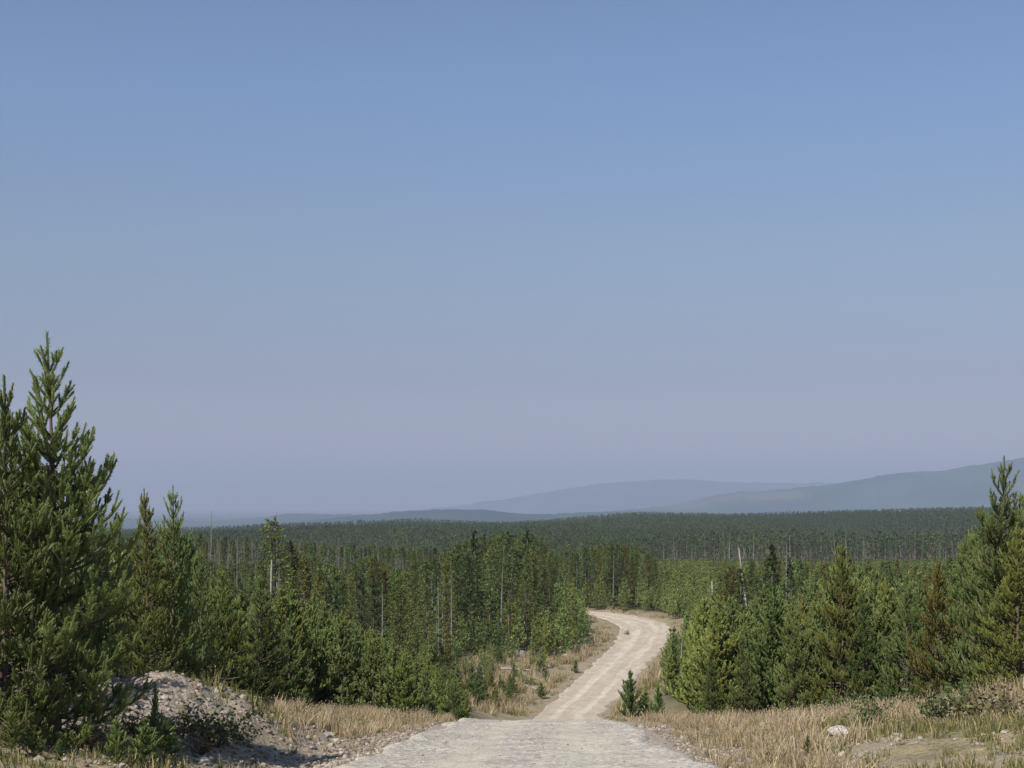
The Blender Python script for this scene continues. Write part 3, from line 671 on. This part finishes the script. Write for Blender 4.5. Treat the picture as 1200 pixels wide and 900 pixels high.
hand('sapling', 1130, 23.5, 788, 'deep', 0, .75, label='scraggly small conifer with thin top in front of the browning pine')
hand('sapling', 14, 16.2, 820, 'pine', 1, 1.2, label='young sapling at the left edge under the overhanging pine')
hand('sapling', 168, 17.6, 838, 'pine', 0, 1.4, label='sapling in shade between the light green one and the mound')
hand('sapling', 70, 16.6, 862, 'deep', 2, 1.5, label='low dark sapling beside bare soil under the tallest pine')
hand('snag', 247, 190, 598, None, 0, 1.0, (0, 0), 'tall thin dead trunk poking above the ridge, far left')
hand('snag', 267, 200, 625, None, 1, 1.0, (0, 0), 'dead trunk just right of the tall thin one, with its tip below the hills')
hand('snag', 279, 195, 628, None, 3, 1.0, (0, 0), 'dark dead trunk, third from the tall thin one')
hand('snag', 325, 150, 600, None, 4, .8, (0, 0), 'dark slender dead trunk rising above the hills behind the pale broken one')
hand('pale_snag', 316, 85, 655, None, 2, 1.2, (0, 0), 'thick pale bark-stripped trunk standing among the left thicket')
hand('pale_snag', 838, 72, 680, None, 2, 1.3, (0, .005), 'grey limbless pole without a top, first right of the road bend')
hand('pale_snag', 889, 85, 640, None, 5, .9, (-.13, 0), 'leaning bleached trunk right of the limbless grey pole')
hand('pale_snag', 921, 80, 636, None, 1, .7, (0, 0), 'thin grey snag right of the leaning bleached trunk')
hand('pale_snag', 797, 92, 738, None, 5, .6, (.03, 0), 'thin pale snag between the dark roadside pine and the thicket')
for (u, y, vt) in ((850, 62, 690), (868, 60, 668), (905, 66, 640), (910, 72, 652), (880, 66, 700), (895, 60, 720), (925, 70, 662)):
    hand('spruce', u, y, vt, rnd.choice(['spruce', 'spruce', 'rusty']) if u != 910 else 'rusty', None, .9)
for (u, y, vt, tn) in ((342, 120, 640, 'rusty'), (356, 125, 655, 'rusty'), (318, 118, 612, 'olive'), (452, 140, 668, 'rusty'), (436, 138, 655, 'olive'), (556, 165, 622, 'spruce'), (596, 170, 624, 'spruce'), (618, 168, 622, 'spruce'),
                      (700, 214, 640, 'olive'), (716, 212, 638, 'pine'), (733, 213, 640, 'rusty'), (745, 214, 642, 'olive'), (686, 213, 642, 'deep'), (754, 216, 660, 'deep'), (676, 216, 650, 'deep'), (762, 214, 672, 'rusty')):
    hand('spruce' if tn in ('spruce', 'deep') else 'tall', u, y, vt, tn, None, 1.1)

# coverage buffer: which of the trees show, and where
BW, BH, CE = 400, 300, 3.0
cols = (np.arange(BW)+.5)*CE; ys_ = np.concatenate([np.arange(15, 60, 1.), 60*1.03**np.arange(0, 90)])
terr = np.zeros((len(ys_), BW)); cur = np.full(BW, 1e9)
for a_, y in enumerate(ys_):
    xx = (cols-600)/FPX*y; zz = height(xx, np.full(BW, y)); cur = np.minimum(cur, HORIZ-zz/y*FPX); terr[a_] = cur
buf = np.full((BH, BW), -1, int)
ALL = [[k, x, y, h, t, None, 1.0, (0, 0), None, None] for k, x, y, h, t in T]
GZ = {}
# thin out what would grow through hand-placed trees
hp = np.array([[a[1], a[2]] for a in HAND if a[0] in ('near', 'browning', 'tall', 'spruce')])
ALL = [a for a in ALL if np.min(np.hypot(hp[:, 0]-a[1], hp[:, 1]-a[2])) > (.9 if a[2] < 100 else 1.6)]
rr_ = random.Random(5)
for _ in range(95):
    u_, y_ = rr_.uniform(515, 690), rr_.uniform(103, 141); x_ = (u_-600)/FPX*y_
    if clearing(np.array([x_]), np.array([y_]))[0] and abs(float(road_d(x_, y_)[0])) > 5.2: ALL.append(['young', x_, y_, rr_.uniform(.9, 2.6), rr_.choice(['pine', 'olive', 'deep', 'pine']), None, 1.15, (0, 0), None, None])
ALL = HAND+ALL
_p = np.array([[a[1], a[2]] for a in ALL]); GALL = height(_p[:, 0], _p[:, 1]); GZ = {(a[1], a[2]): float(g_) for a, g_ in zip(ALL, GALL)}
WID = {'young': .26, 'near': .26, 'browning': .25, 'sapling': .25, 'tall': .11, 'spruce': .13, 'dead': .03, 'snag': .03, 'pale_snag': .03}
vis = {}
for i_ in sorted(range(len(ALL)), key=lambda q: ALL[q][2]):
    k, x, y, h = ALL[i_][:4]; g = GZ[(x, y)]
    vt = HORIZ-(g+h)/y*FPX; vb = HORIZ-g/y*FPX; uc = 600+FPX*x/y; wp = h*WID[k]/y*FPX
    ti = max(0, np.searchsorted(ys_, y)-1); got = []
    for r in range(max(0, int(vt/CE)), min(BH-1, int(vb/CE))+1):
        f = ((r+.5)*CE-vt)/max(vb-vt, 1); f = min(max(f, .0), 1); w = max(wp*(f**.8 if k not in ('dead', 'snag', 'pale_snag') else 1), 1.2)
        c0, c1 = int(max(0, (uc-w)/CE)), int(min(BW-1, (uc+w)/CE))
        if c1 < c0: continue
        cc = np.arange(c0, c1+1); ok = (buf[r, cc] < 0) & (terr[ti, cc] > (r+.5)*CE); cc = cc[ok]
        if k in ('dead', 'snag', 'pale_snag') or True: buf[r, cc] = i_
        got += [(r, q) for q in cc]
    if got: vis[i_] = (len(got), (np.mean([q for r, q in got])+.5)*CE, (np.min([r for r, q in got])+.5)*CE)

# ------------------------------------------------------------------ trees as things
TINTW = {'browning': 'brown', 'pine': 'mid green', 'olive': 'olive green', 'deep': 'dark green', 'bright': 'yellow-green', 'rusty': 'rust-tinged', 'spruce': 'blackish green', None: ''}
def zone(x, y, u):
    if y < 100: return ('in the thicket left of the road', 'pines in the thicket left of the road') if x < 0 else ('in the thicket right of the road', 'pines in the thicket right of the road')
    if y > 199 and 655 < u < 775: return ('in the clump where the road vanishes', 'trees in the clump where the road vanishes')
    if u < 700 and y < 262: return ('in the stand beyond the dry clearing', 'trees in the stand beyond the dry clearing')
    if u >= 700 and y < 262: return ('on the slope right of the bend', 'trees on the slope right of the road bend')
    return ('in the far stand below the ridge', 'trees in the far stand below the ridge')
used = {}
def build(name, cat, protos, a, label, group, mats=True):
    k, x, y, h, tint, pi, wid, lean, _, rot = a
    if k == 'dead': pi = rnd.choice([0, 1, 3, 4])
    pi = rnd.randrange(len(protos)) if pi is None else pi % len(protos)
    PH, tm, cm = protos[pi]; g = GZ[(x, y)] if (x, y) in GZ else H1(x, y)
    root = bpy.data.objects.new(name, None); COL.objects.link(root); root.location = (x, y, g-.04); s = h/PH
    root.scale = (s*wid, s*wid, s); root.rotation_euler = (lean[1], lean[0], rnd.random()*6.283 if rot is None else rot)
    if lean != (0, 0): root.rotation_euler = (lean[1], lean[0], 0)
    tag(root, label, cat, group)
    t = link('trunk', tm, root); c = link('crown' if cat != 'dead tree' else 'branches', cm, root)
    wood = k in ('dead', 'snag', 'pale_snag')
    if wood: c['kind'] = 'stuff'; c.name = 'twigs'
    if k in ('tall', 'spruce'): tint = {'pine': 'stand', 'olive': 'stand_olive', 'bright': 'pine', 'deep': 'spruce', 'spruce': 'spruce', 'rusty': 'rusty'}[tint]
    if k == 'young' and y > 118 and tint == 'bright': tint = 'pine'
    key = 'pale_wood' if k == 'pale_snag' else ('grey_wood' if wood else tint)
    if key in M:
        c.material_slots[0].link = 'OBJECT'; c.material_slots[0].material = M[key]
        if k == 'pale_snag': t.material_slots[0].link = 'OBJECT'; t.material_slots[0].material = M[key]
    return root
def where(i_):
    n, u, v = vis[i_]; return '%.1f%% across and %.1f%% down the photo' % (u/12, v/9)
seen_labels = set()
LIM = {'young': 240, 'tall': 270, 'spruce': 250, 'dead': 250}
rest = {'mid': [], 'small': [], 'tall': [], 'spruce': [], 'dead': []}
order = sorted(vis, key=lambda q: -vis[q][0]); cnt = {}
chosen = set()
for i_ in order:
    a = ALL[i_]
    if i_ < len(HAND) and a[8]: chosen.add(i_); continue
    cnt[a[0]] = cnt.get(a[0], 0)+1
    if cnt[a[0]] <= LIM[a[0]] and vis[i_][0] >= 2: chosen.add(i_)
MARKS = [(0, 'left photo edge'), (64, 'tallest pine'), (186, 'slim-tipped pine pair'), (247, 'tallest dead trunk'), (316, 'bark-stripped trunk'), (430, 'left straw grass'),
         (558, 'root-tangled stump'), (640, 'far road edge trees'), (700, 'upper road end'), (740, 'pointed roadside sapling'), (797, 'thin pale snag'), (838, 'limbless grey pole'), (889, 'leaning bleached trunk'),
         (985, 'largest pale boulder'), (1062, 'dense pine'), (1101, 'browning pine'), (1177, 'tallest edge pine')]
ORD = 'first second third fourth fifth sixth seventh eighth ninth tenth eleventh twelfth thirteenth fourteenth fifteenth sixteenth seventeenth eighteenth nineteenth twentieth'.split()
def landmark_labels():
    cell = {}
    for i_ in chosen:
        a = ALL[i_]
        if i_ < len(HAND) and a[8]: continue
        k, x, y, h, tint = a[:5]; u = 600+FPX*x/y; zn = zone(x, y, u)[0]
        mu, mk = min(MARKS, key=lambda q: abs(q[0]-u)); side = 'left' if u < mu else 'right'
        sz = 'short' if h < {'young': 3.0, 'tall': 9.5, 'spruce': 9.5, 'dead': 10.5}[k] else ''
        head = ('grey leafless' if k == 'dead' else TINTW[tint]); word = {'young': 'young pine', 'tall': 'tall pine', 'spruce': 'spruce', 'dead': 'dead tree'}[k]
        if k == 'tall' and sz: sz = ''; word = 'mid-height pine'
        cell.setdefault((zn, mk, side, (sz+' '+head+' '+word).strip()), []).append((abs(u-mu), i_))
    out = {}
    zs = {'in the thicket left of the road': 'in near left thicket', 'in the thicket right of the road': 'in near right thicket', 'in the clump where the road vanishes': 'in clump behind bend',
          'in the stand beyond the dry clearing': 'beyond clearing', 'on the slope right of the bend': 'beyond bend', 'in the far stand below the ridge': 'below ridge'}
    for (zn, mk, side, w), L in cell.items():
        L.sort()
        for q, (_, i_) in enumerate(L):
            o_ = (ORD[q]+' ') if len(L) > 1 and q < 20 else ('' if len(L) == 1 else 'farthest ')
            out[i_] = '%s %s, %s%s of %s' % (w, zs[zn], o_, side, mk)
    return out
LAB = landmark_labels()
for i_, a in enumerate(ALL):
    k, x, y, h, tint = a[:5]; u = 600+FPX*x/y
    if i_ < len(HAND) and a[8]:
        nm, cat, pr = {'near': ('young_pine', 'pine tree', 'near'), 'browning': ('dying_pine', 'pine tree', 'browning'), 'sapling': ('pine_sapling', 'sapling', 'sapling'), 'snag': ('dead_tree', 'dead tree', 'dead'), 'pale_snag': ('dead_tree', 'dead tree', 'dead')}[k]
        build(nm, cat, PROTO[pr], a, a[8], {'near': 'foreground pines', 'sapling': 'pine saplings near the road', 'snag': 'standing dead trees', 'pale_snag': 'standing dead trees'}.get(k)); continue
    if i_ in chosen:
        zn, grp = zone(x, y, u)
        nm, cat, pr = {'young': ('young_pine', 'pine tree', 'mid' if y < 118 else 'small'), 'tall': ('tall_pine', 'pine tree', 'tall'), 'spruce': ('spruce_tree', 'spruce tree', 'spruce'), 'dead': ('dead_tree', 'dead tree', 'dead')}[k]
        word = {'young': 'young pine', 'tall': 'tall pine', 'spruce': 'spruce', 'dead': 'dead tree'}[k]
        lab = LAB[i_]
        build(nm, cat, PROTO[pr], a, lab, grp)
    else:
        rk = {'young': 'mid' if y < 118 else 'small', 'tall': 'tall', 'spruce': 'spruce', 'dead': 'dead'}[k]
        rest[rk].append((x, y, h))
for rk, nm in (('mid', 'pine_thicket'), ('small', 'young_pine_forest'), ('tall', 'tall_pine_forest'), ('spruce', 'spruce_forest'), ('dead', 'dead_forest')):
    Q = np.array(rest[rk]); hs_ = height(Q[:, 0], Q[:, 1]); idx = rng.integers(0, len(STUFF[rk]), len(Q)); PHs = np.array([s_[0] for s_ in STUFF[rk]])
    gn_scatter(nm, np.stack([Q[:, 0], Q[:, 1], hs_-.05], 1), Q[:, 2]/PHs[idx], rng.random(len(Q))*6.283, idx, [s_[1] for s_ in STUFF[rk]])
# far forest
Q = np.concatenate([poisson(600, 860, -150, 1500, 5.0, 5), poisson(860, 1920, -200, 1500, 5.4, 6)])
tq = Q[:, 0]/Q[:, 1]*FPX+600
dead_p = np.where(Q[:, 1] < 860, np.where(tq < 600, .30, .14), np.interp(Q[:, 1], [860, 1000, 1250], [.09, .04, .01]))*(.4+1.4*vnoise(Q[:, 0]*.012, Q[:, 1]*.006, 77))
dead = rng.random(len(Q)) < dead_p
dens = vnoise(Q[:, 0]*.01, Q[:, 1]*.01, 71); keep = rng.random(len(Q)) < np.where(Q[:, 1] < 860, .95, .72+.4*dens)
for nm, sel, st_ in (('distant_forest', keep & ~dead, 'far'), ('distant_dead_trees', keep & dead, 'fardead')):
    P = Q[sel]; z = height(P[:, 0], P[:, 1]); idx = np.clip((vnoise(P[:, 0]*.006, P[:, 1]*.003, 75)*1.5-.25+rng.normal(0, .22, len(P)))*len(STUFF[st_]), 0, len(STUFF[st_])-1).astype(int); h = rng.uniform(7.0, 13.5, len(P))*(.66+.62*vnoise(P[:, 0]*.007, P[:, 1]*.004, 73))
    gn_scatter(nm, np.stack([P[:, 0], P[:, 1], z-.1], 1), h/11., rng.random(len(P))*6.283, idx, [s_[1] for s_ in STUFF[st_]], sxy=1.15)

# ------------------------------------------------------------------ dry grass, weeds, low shrubs
def at(u, v, y0=15, y1=60):
    """world point on the ground seen at that column and row"""
    ys = np.linspace(y0, y1, 1600); xs = (u-600)/FPX*ys; zz = height(xs, ys, cut=False); f = HORIZ-zz/ys*FPX
    k = np.argmax(f <= v); return float(xs[k]), float(ys[k]), float(zz[k])
rocks = [(264, 839, 14, 'white stone alone on the crest of the mound slope'), (225, 838, 15, 'pale flat stone left of the white one on the mound slope'), (309, 882, 17, 'bright angular stone in straw grass below the thicket'),
         (366, 878, 13, 'pale stone at the grass edge just left of the road'), (240, 896, 18, 'whitish stone cut by the bottom edge below the mound'), (297, 856, 8, 'small stone between the white and the angular ones'),
         (383, 862, 11, 'flat stone half hidden in straw grass near the road'), (216, 861, 13, 'buff stone on the mound slope above the green shrub'), (233, 878, 9, 'small pale stone beside the green shrub'),
         (107, 788, 12, 'stone at the left end of the mound top'), (117, 778, 15, 'pale block behind the mound top under the pines'), (146, 786, 9, 'small white stone on the highest point of the mound'),
         (194, 799, 13, 'pale stone where the mound starts to slope down'), (150, 806, 14, 'pinkish stone on the sunlit mound face'), (128, 802, 9, 'buff stone on the mound face next to the shade'),
         (172, 812, 9, 'small stone on the mound face above the shade'), (82, 862, 9, 'small stone on bare soil left of the light green sapling'),
         (985, 860, 30, 'largest pale boulder, in front of the right-hand pines'), (893, 852, 13, 'white stone in straw grass left of the largest boulder'), (944, 866, 9, 'small white stone below and left of the largest boulder'),
         (1165, 824, 24, 'grey slab by the right edge under the tall pine'), (1188, 836, 18, 'flat pale slab below the grey slab at the right edge'), (1073, 872, 8, 'white stone in green grass right of the largest boulder'),
         (1092, 875, 7, 'small white stone next to the one in green grass'), (894, 858, 6, 'tiny stone under the white one in straw grass'), (752, 853, 10, 'pale stone where the right shoulder meets the crest'),
         (779, 854, 12, 'flat stone right of the crest on the shoulder'), (825, 872, 9, 'bright white stone on the right shoulder'), (855, 888, 9, 'pale stone low on the right shoulder'),
         (1140, 838, 12, 'pale stone at the top of the right bank, left of the grey slab'), (1050, 862, 9, 'small stone between the largest boulder and the scraggly conifer'), (925, 880, 10, 'pale stone low in straw grass, left of the blue-green sapling'), (1180, 858, 11, 'flat stone on the right bank under the pale slab'), (960, 848, 8, 'small stone behind the largest boulder'), (815, 848, 8, 'stone behind the straw strip on the right shoulder'),
         (180, 838, 14, 'brownish stone half way down the mound'), (205, 846, 11, 'flat stone on the lower mound slope'), (250, 852, 9, 'light stone between the white stone and the green shrub'), (330, 868, 8, 'small stone in thin grass left of the road'), (275, 888, 9, 'stone near the bottom edge beside the angular one'), (1005, 886, 9, 'pale stone near the bottom edge in grass'), (868, 896, 12, 'cream stone at the bottom edge beside the right shoulder'), (1120, 868, 8, 'small stone under the scraggly conifer'),
         (405, 888, 8, 'light stone on the left road edge'), (450, 867, 6, 'small white stone where the left grass ends'), (393, 893, 9, 'pale stone on the left road edge at the bottom'), (412, 884, 7, 'little stone beside the light one, left road edge')]
CLEARED = [(*at(u_, v_)[:2], w_/FPX*at(u_, v_)[1]*.75+.05) for (u_, v_, w_, _) in rocks]
def tuft(seed, n, h, cols, spread=.16, bw=.010):
    rs = np.random.default_rng(seed); g = G()
    for i in range(n):
        a = rs.random()*6.283; r = spread*rs.random()**.5; b0 = np.array([math.cos(a)*r, math.sin(a)*r, 0]); hh = h*rs.uniform(.55, 1.15); ln = rs.normal(0, .2+.35*(rs.random() < .25), 2)*hh
        w = np.array([math.cos(a*3), math.sin(a*3), 0])*bw; m1 = b0+np.array([ln[0]*.35, ln[1]*.35, hh*.55]); t1 = b0+np.array([ln[0], ln[1], hh])
        c_ = np.array(cols[rs.integers(len(cols))])*rs.uniform(.75, 1.2)
        g.add([b0-w, b0+w, m1-w*.8, m1+w*.8, t1], [(0, 1, 3), (0, 3, 2), (2, 3, 4)], c_)
        if rs.random() < .3: e1 = t1+(t1-m1)*.18; g.add([t1-(t1-m1)*.1, (t1+e1)/2-w*1.1, e1, (t1+e1)/2+w*1.1], [(0, 1, 2), (0, 2, 3)], np.array((.40, .32, .21))*rs.uniform(.8, 1.3))
    return g.mesh('grass_tuft', [M['straw']])
ST = [(.52, .41, .245), (.62, .50, .32), (.43, .33, .20), (.33, .27, .18)]; GT = [(.13, .15, .05), (.2, .2, .07), (.28, .25, .1)]
TUFTS = [tuft(1, 20, .46, ST), tuft(2, 16, .34, ST+GT[:1]), tuft(3, 24, .40, ST), tuft(4, 18, .20, GT+ST[:1]), tuft(5, 14, .28, ST[2:]+GT)]
def scatter_grass(name, n, fn, seed, hs=1.0):
    r = np.random.default_rng(seed); x, y = fn(r, n); d = road_d(x, y); ad = np.abs(d)-road_half(y)
    u = 600+FPX*x/y
    dn = vnoise(x*.55, y*.55, 81); keep = (ad > -.05+.7*vnoise(x*.7, y*.7, 83)) & (r.random(len(x)) < np.clip((dn-.18)*2.2, .05, 1))
    bare = vnoise(x*.35, y*.35, 87)*.6+vnoise(x*1.3, y*1.3, 88)*.4; keep &= r.random(len(x)) < sstep(.30, .50, bare)+np.where(x > 6, .5, .2)
    for (bx, by, br) in CLEARED: keep &= ~((np.abs(x-bx*y/by) < br) & (y < by+.1) & (y > by-(2.0 if br > .2 else .8)-br))
    md = np.exp(-(((x+5.7)/2.0)**2+((y-22.5)/3.2)**2)); keep &= r.random(len(x)) > md*.8
    keep &= ~((ad < 1.0) & (r.random(len(x)) < .35))
    u = u[keep]; x, y, ad, dn, md = x[keep], y[keep], ad[keep], dn[keep], md[keep]
    straw = np.where(x < 0, (y > 23) & (x > -9), (y > 23) | (u < 1010)) & (vnoise(x*.5, y*.5, 85) > .3)
    idx = np.where(straw & (md < .35) & (r.random(len(x)) > np.where(y > 90, .42, .16)), r.integers(0, 3, len(x)), r.integers(3, 5, len(x)))
    s = hs*(.55+.8*r.random(len(x)))*np.where(ad < 1.0, .6, 1)*(.7+.6*dn)
    gn_scatter(name, np.stack([x, y, height(x, y)-.01], 1), s, r.random(len(x))*6.283, idx, TUFTS, tilt=.12)
def near_fn(r, n):
    y = 14+(46-14)*r.random(n)**.8; t = r.uniform(-.40, .40, n); return t*y, y
def clear_fn(r, n):
    x = r.uniform(-14, 16, n); y = r.uniform(96, 165, n); k = clearing(x, y) | (np.abs(np.abs(road_d(x, y))-road_half(y)-1.2) < 1.6); return x[k], y[k]
scatter_grass('dry_grass', 30000, near_fn, 5, .64)
scatter_grass('clearing_grass', 9000, clear_fn, 6, 1.6)
def verge_fn(r, n):
    x = r.uniform(-6, 24, n); y = r.uniform(96, 212, n); k = np.abs(np.abs(road_d(x, y))-road_half(y)-1.4) < 1.4; return x[k], y[k]
scatter_grass('roadside_grass', 6000, verge_fn, 8, 1.3)

def shrub_mesh(seed, n=420, leafc=(.10, .13, .045), h=.55):
    rs = np.random.default_rng(seed); g = G(); st = G(); 
    for i in range(16):
        a = rs.random()*6.28; e = rs.uniform(.5, 1.4); L = h*rs.uniform(.7, 1.2); d = np.array([math.cos(a)*math.cos(e), math.sin(a)*math.cos(e), math.sin(e)])
        st.tube([(0, 0, 0), d*L*.5+np.array([0, 0, .03]), d*L], [.008, .006, .003], 3, (1, 1, 1))
        for q in range(n//16):
            p = d*L*rs.uniform(.25, 1.05)+rs.normal(0, .05, 3); u_ = unit(rs.normal(0, 1, 3))*.03; v_ = unit(np.cross(u_, rs.normal(0, 1, 3)))*.018
            g.add([p-u_, p+v_, p+u_, p-v_], [(0, 1, 2), (0, 2, 3)], np.array(leafc)*rs.uniform(.6, 1.5))
    return st.mesh('stems', [M['bark']]), g.mesh('foliage', [M['pine']])
SHR = [shrub_mesh(1), shrub_mesh(2, 380, (.14, .14, .05), .45), shrub_mesh(3, 300, (.2, .15, .07), .5)]
shr = [(255, 876, 0, 1.1, 'low green shrub on the slope between the mound and the straw grass'), (278, 868, 0, .9, 'rounded green shrub right of the first one on the slope'),
       (160, 866, 1, 1.0, 'olive shrub growing in the mound shade'), (215, 862, 1, .9, 'small olive shrub beside pale stones on the mound slope'), (236, 884, 2, .8, 'brownish dry shrub near the bottom edge below the mound'),
       (985, 845, 0, 1.2, 'leafy green shrub behind the largest pale boulder'), (1050, 838, 1, 1.3, 'wide olive shrub in front of the right-hand pines'), (1020, 850, 0, 1.0, 'leafy shrub just right of the largest pale boulder'),
       (1095, 850, 0, 1.2, 'green shrub left of the scraggly small conifer'), (1150, 846, 1, 1.3, 'bushy shrub right of the scraggly small conifer'), (1185, 840, 2, 1.1, 'reddish dry shrub at the right edge beside a grey slab'),
       (905, 838, 2, .9, 'dry shrub at the foot of the front-row pines, right of the road'), (955, 846, 2, .8, 'small dry shrub left of the largest pale boulder'), (100, 880, 2, .9, 'brown shrub on the bare patch beside the light green sapling')]
for (u, v, k, s, lab) in shr:
    x, y, z = at(u, v); o = bpy.data.objects.new('shrub', None); COL.objects.link(o); o.location = (x, y, z-.03); o.scale = (s*1.25, s*1.25, s); o.rotation_euler.z = rnd.random()*6
    tag(o, lab, 'shrub', 'low shrubs near the road'); link('stems', SHR[k][0], o); link('foliage', SHR[k][1], o)

# ------------------------------------------------------------------ rocks
def rock_mesh(seed, flat=.6, sub=2):
    import bmesh
    bm = bmesh.new(); bmesh.ops.create_icosphere(bm, subdivisions=sub, radius=.5); rs = np.random.default_rng(seed)
    pl = [(unit(rs.normal(0, 1, 3)), rs.uniform(.28, .42)) for _ in range(9)]
    for v in bm.verts:
        p = np.array(v.co)
        for n_, d_ in pl:
            e = p@n_-d_
            if e > 0: p = p-n_*e*.92
        p += rs.normal(0, .012, 3); p[2] *= flat; v.co = p
    me = bpy.data.meshes.new('rock'); bm.to_mesh(me); bm.free(); me.materials.append(M['stone']); return me
RK = [rock_mesh(10+i, [.6, .75, .5, .65, .8, .4][i]) for i in range(6)]
for q, (u, v, w, lab) in enumerate(rocks):
    x, y, z = at(u, v); s = w/FPX*y*1.1; o = link('rock', RK[q % 6]); o.location = (x, y, z+s*.08); o.scale = (s, s*.8, s*(.9+.3*rnd.random())); o.rotation_euler = (rnd.uniform(-.2, .2), rnd.uniform(-.2, .2), rnd.random()*6)
    tag(o, lab, 'rock', 'pale rocks beside the road')
for (u, v, y, w, lab, cat) in ((665, 760, 139, 12, 'pale boulder at the foot of the trees beside the far road', 'rock'), (612, 739, 152, 9, 'white rock showing among the trees beyond the clearing', 'rock'), (628, 779, 133, 7, 'small pale rock in the dry clearing', 'rock'), (455, 766, 110, 9, 'flat pale rock among the trees left of the clearing', 'rock')):
    x = (u-600)/FPX*y; s = w/FPX*y; o = link('rock', RK[0]); o.location = (x, y, ztop(v, y) if cat == 'x' else H1(x, y)+s*.2); o.scale = (s, s, s); tag(o, lab, cat, 'pale rocks beyond the crest')
# stumps and fallen logs in the clearing
def log_mesh(seed, L, r):
    g = G(); rs = np.random.default_rng(seed); g.tube([(L*(i/5-.5), rs.normal(0, .04), r+rs.normal(0, .02)) for i in range(6)], [r*(1-.1*i) for i in range(6)], 7, (1, 1, 1)); return g.mesh('log', [M['pale_wood']], True)
for q, (u, y, L, r, rot, lab) in enumerate(((545, 112, 4.5, .14, .3, 'pale fallen log at the left side of the dry clearing'), (600, 128, 5, .13, -.5, 'grey fallen log in the middle of the dry clearing'), (576, 138, 4, .15, .9, 'fallen log near the back of the dry clearing'),
                                      (620, 118, 3.5, .11, 2.0, 'short bleached log in the clearing towards the road'), (568, 118, 3.8, .12, 1.2, 'slanting fallen log in the clearing near the stump'))):
    x = (u-600)/FPX*y; o = link('fallen_log', log_mesh(q, L, r)); o.location = (x, y, H1(x, y)); o.rotation_euler.z = rot; tag(o, lab, 'log', 'fallen logs in the clearing')
def stump(u, y, h, r, lab):
    x = (u-600)/FPX*y; g = G(); rs = np.random.default_rng(int(u)); g.tube([(0, 0, -.1), (0, 0, h*.3), (.03, 0, h*.8), (.05, .02, h), (.05, .02, h-.02)], [r*1.5, r*1.05, r*.9, r*.8, .01], 8, (1, 1, 1))
    for k in range(9):
        a = rs.random()*6.28; g.tube([(0, 0, .15), (math.cos(a)*r*2.2, math.sin(a)*r*2.2, rs.uniform(.1, h*1.4)), (math.cos(a)*r*3.6, math.sin(a)*r*3.6, rs.uniform(0, h*.9))], [.09, .06, .02], 4, (1, 1, 1))
    o = link('tree_stump', g.mesh('stump', [M['grey_wood']], True)); o.location = (x, y, H1(x, y)); tag(o, lab, 'stump')
stump(558, 122, .8, .42, 'grey root-tangled stump at the left of the dry clearing'); stump(612, 140, .6, .34, 'weathered stump near the back of the dry clearing')
for (u, y, h, lab, k) in ((602, 124, 1.3, 'small pine in the middle of the clearing', 0), (596, 108, 1.5, 'little pine at the near side of the clearing', 1), (634, 112, 1.4, 'lone small pine beside the road in the clearing', 2), (675, 128, 1.3, 'dark little shrub-like pine at the road edge of the clearing', 3),
                          (568, 106, 2.0, 'bushy small pine left of the near side of the clearing', 4), (552, 104, 2.3, 'taller small pine at the left corner of the clearing', 5), (640, 122, 1.1, 'tiny pine in the clearing close to the road', 1), (585, 132, 1.6, 'small pine at the back of the clearing', 2)):
    a = ['young', (u-600)/FPX*y, y, h, 'pine', k, 1.2, (0, 0), None, None]; build('pine_sapling', 'sapling', PROTO['mid'], a, lab, 'small pines in the clearing')
# a weed on the far roadway
x, y = (735-600)/FPX*165, 165
o = bpy.data.objects.new('shrub', None); COL.objects.link(o); o.location = (x, y, H1(x, y)+.2); o.scale = (1.2, 1.2, 1.4); tag(o, 'lone dark weed standing on the gravel of the far bend', 'shrub'); link('stems', SHR[1][0], o); link('foliage', SHR[1][1], o)

# loose stones on the road and its shoulders
PB = [rock_mesh(60+i, .7, 1) for i in range(4)]
for pb in PB: pb.materials[0] = M['gravel']
r = np.random.default_rng(17); n = 11000; y = 17+26*r.random(n)**1.1; side = r.random(n); d0 = np.where(side < .06, r.uniform(-1, 1, n)*2.6, np.sign(r.random(n)-.5)*(2.5+np.abs(r.normal(0, .55, n))))
xc = np.interp(y, [p[1] for p in RC][:9], [p[0] for p in RC][:9]); x = xc+d0
mx = r.uniform(-10, -3, 9000); my = r.uniform(17, 30, 9000); k = np.exp(-(((mx+5.7)/2.4)**2+((my-23)/3.8)**2)) > r.random(9000)*1.9+.15
bx_ = r.uniform(3.4, 14, 9000); by_ = r.uniform(16, 37, 9000); kb = (vnoise(bx_*.6, by_*.6, 97) > .5) & (r.random(9000) < .8); bx_, by_ = bx_[kb], by_[kb]
lx_ = r.uniform(-9, -2.6, 4000); ly_ = r.uniform(16, 36, 4000); bx_ = np.append(bx_, lx_); by_ = np.append(by_, ly_)
x = np.concatenate([x, bx_, mx[k]]); y = np.concatenate([y, by_, my[k]]); n = len(x)
onm = np.arange(n) >= n-k.sum()-len(bx_)
s = np.where(onm, .01+.08*r.random(n)**7, 0)+.012+.035*r.random(n)**4+(np.abs(x-np.interp(y, [p[1] for p in RC][:9], [p[0] for p in RC][:9])) > 2.3)*.05*r.random(n)**5
tq_ = np.abs(road_d(x, y))/road_half(y)
gn_scatter('gravel', np.stack([x, y, height(x, y, cut=False)+.012+np.where(tq_ < 1, .03*(1-tq_**2)-.035*np.exp(-((tq_-.36)/.10)**2), 0)], 1), s*np.where(tq_ < .95, .9, 1.5), r.random(n)*6.28, r.integers(0, 4, n), PB, tilt=.3)
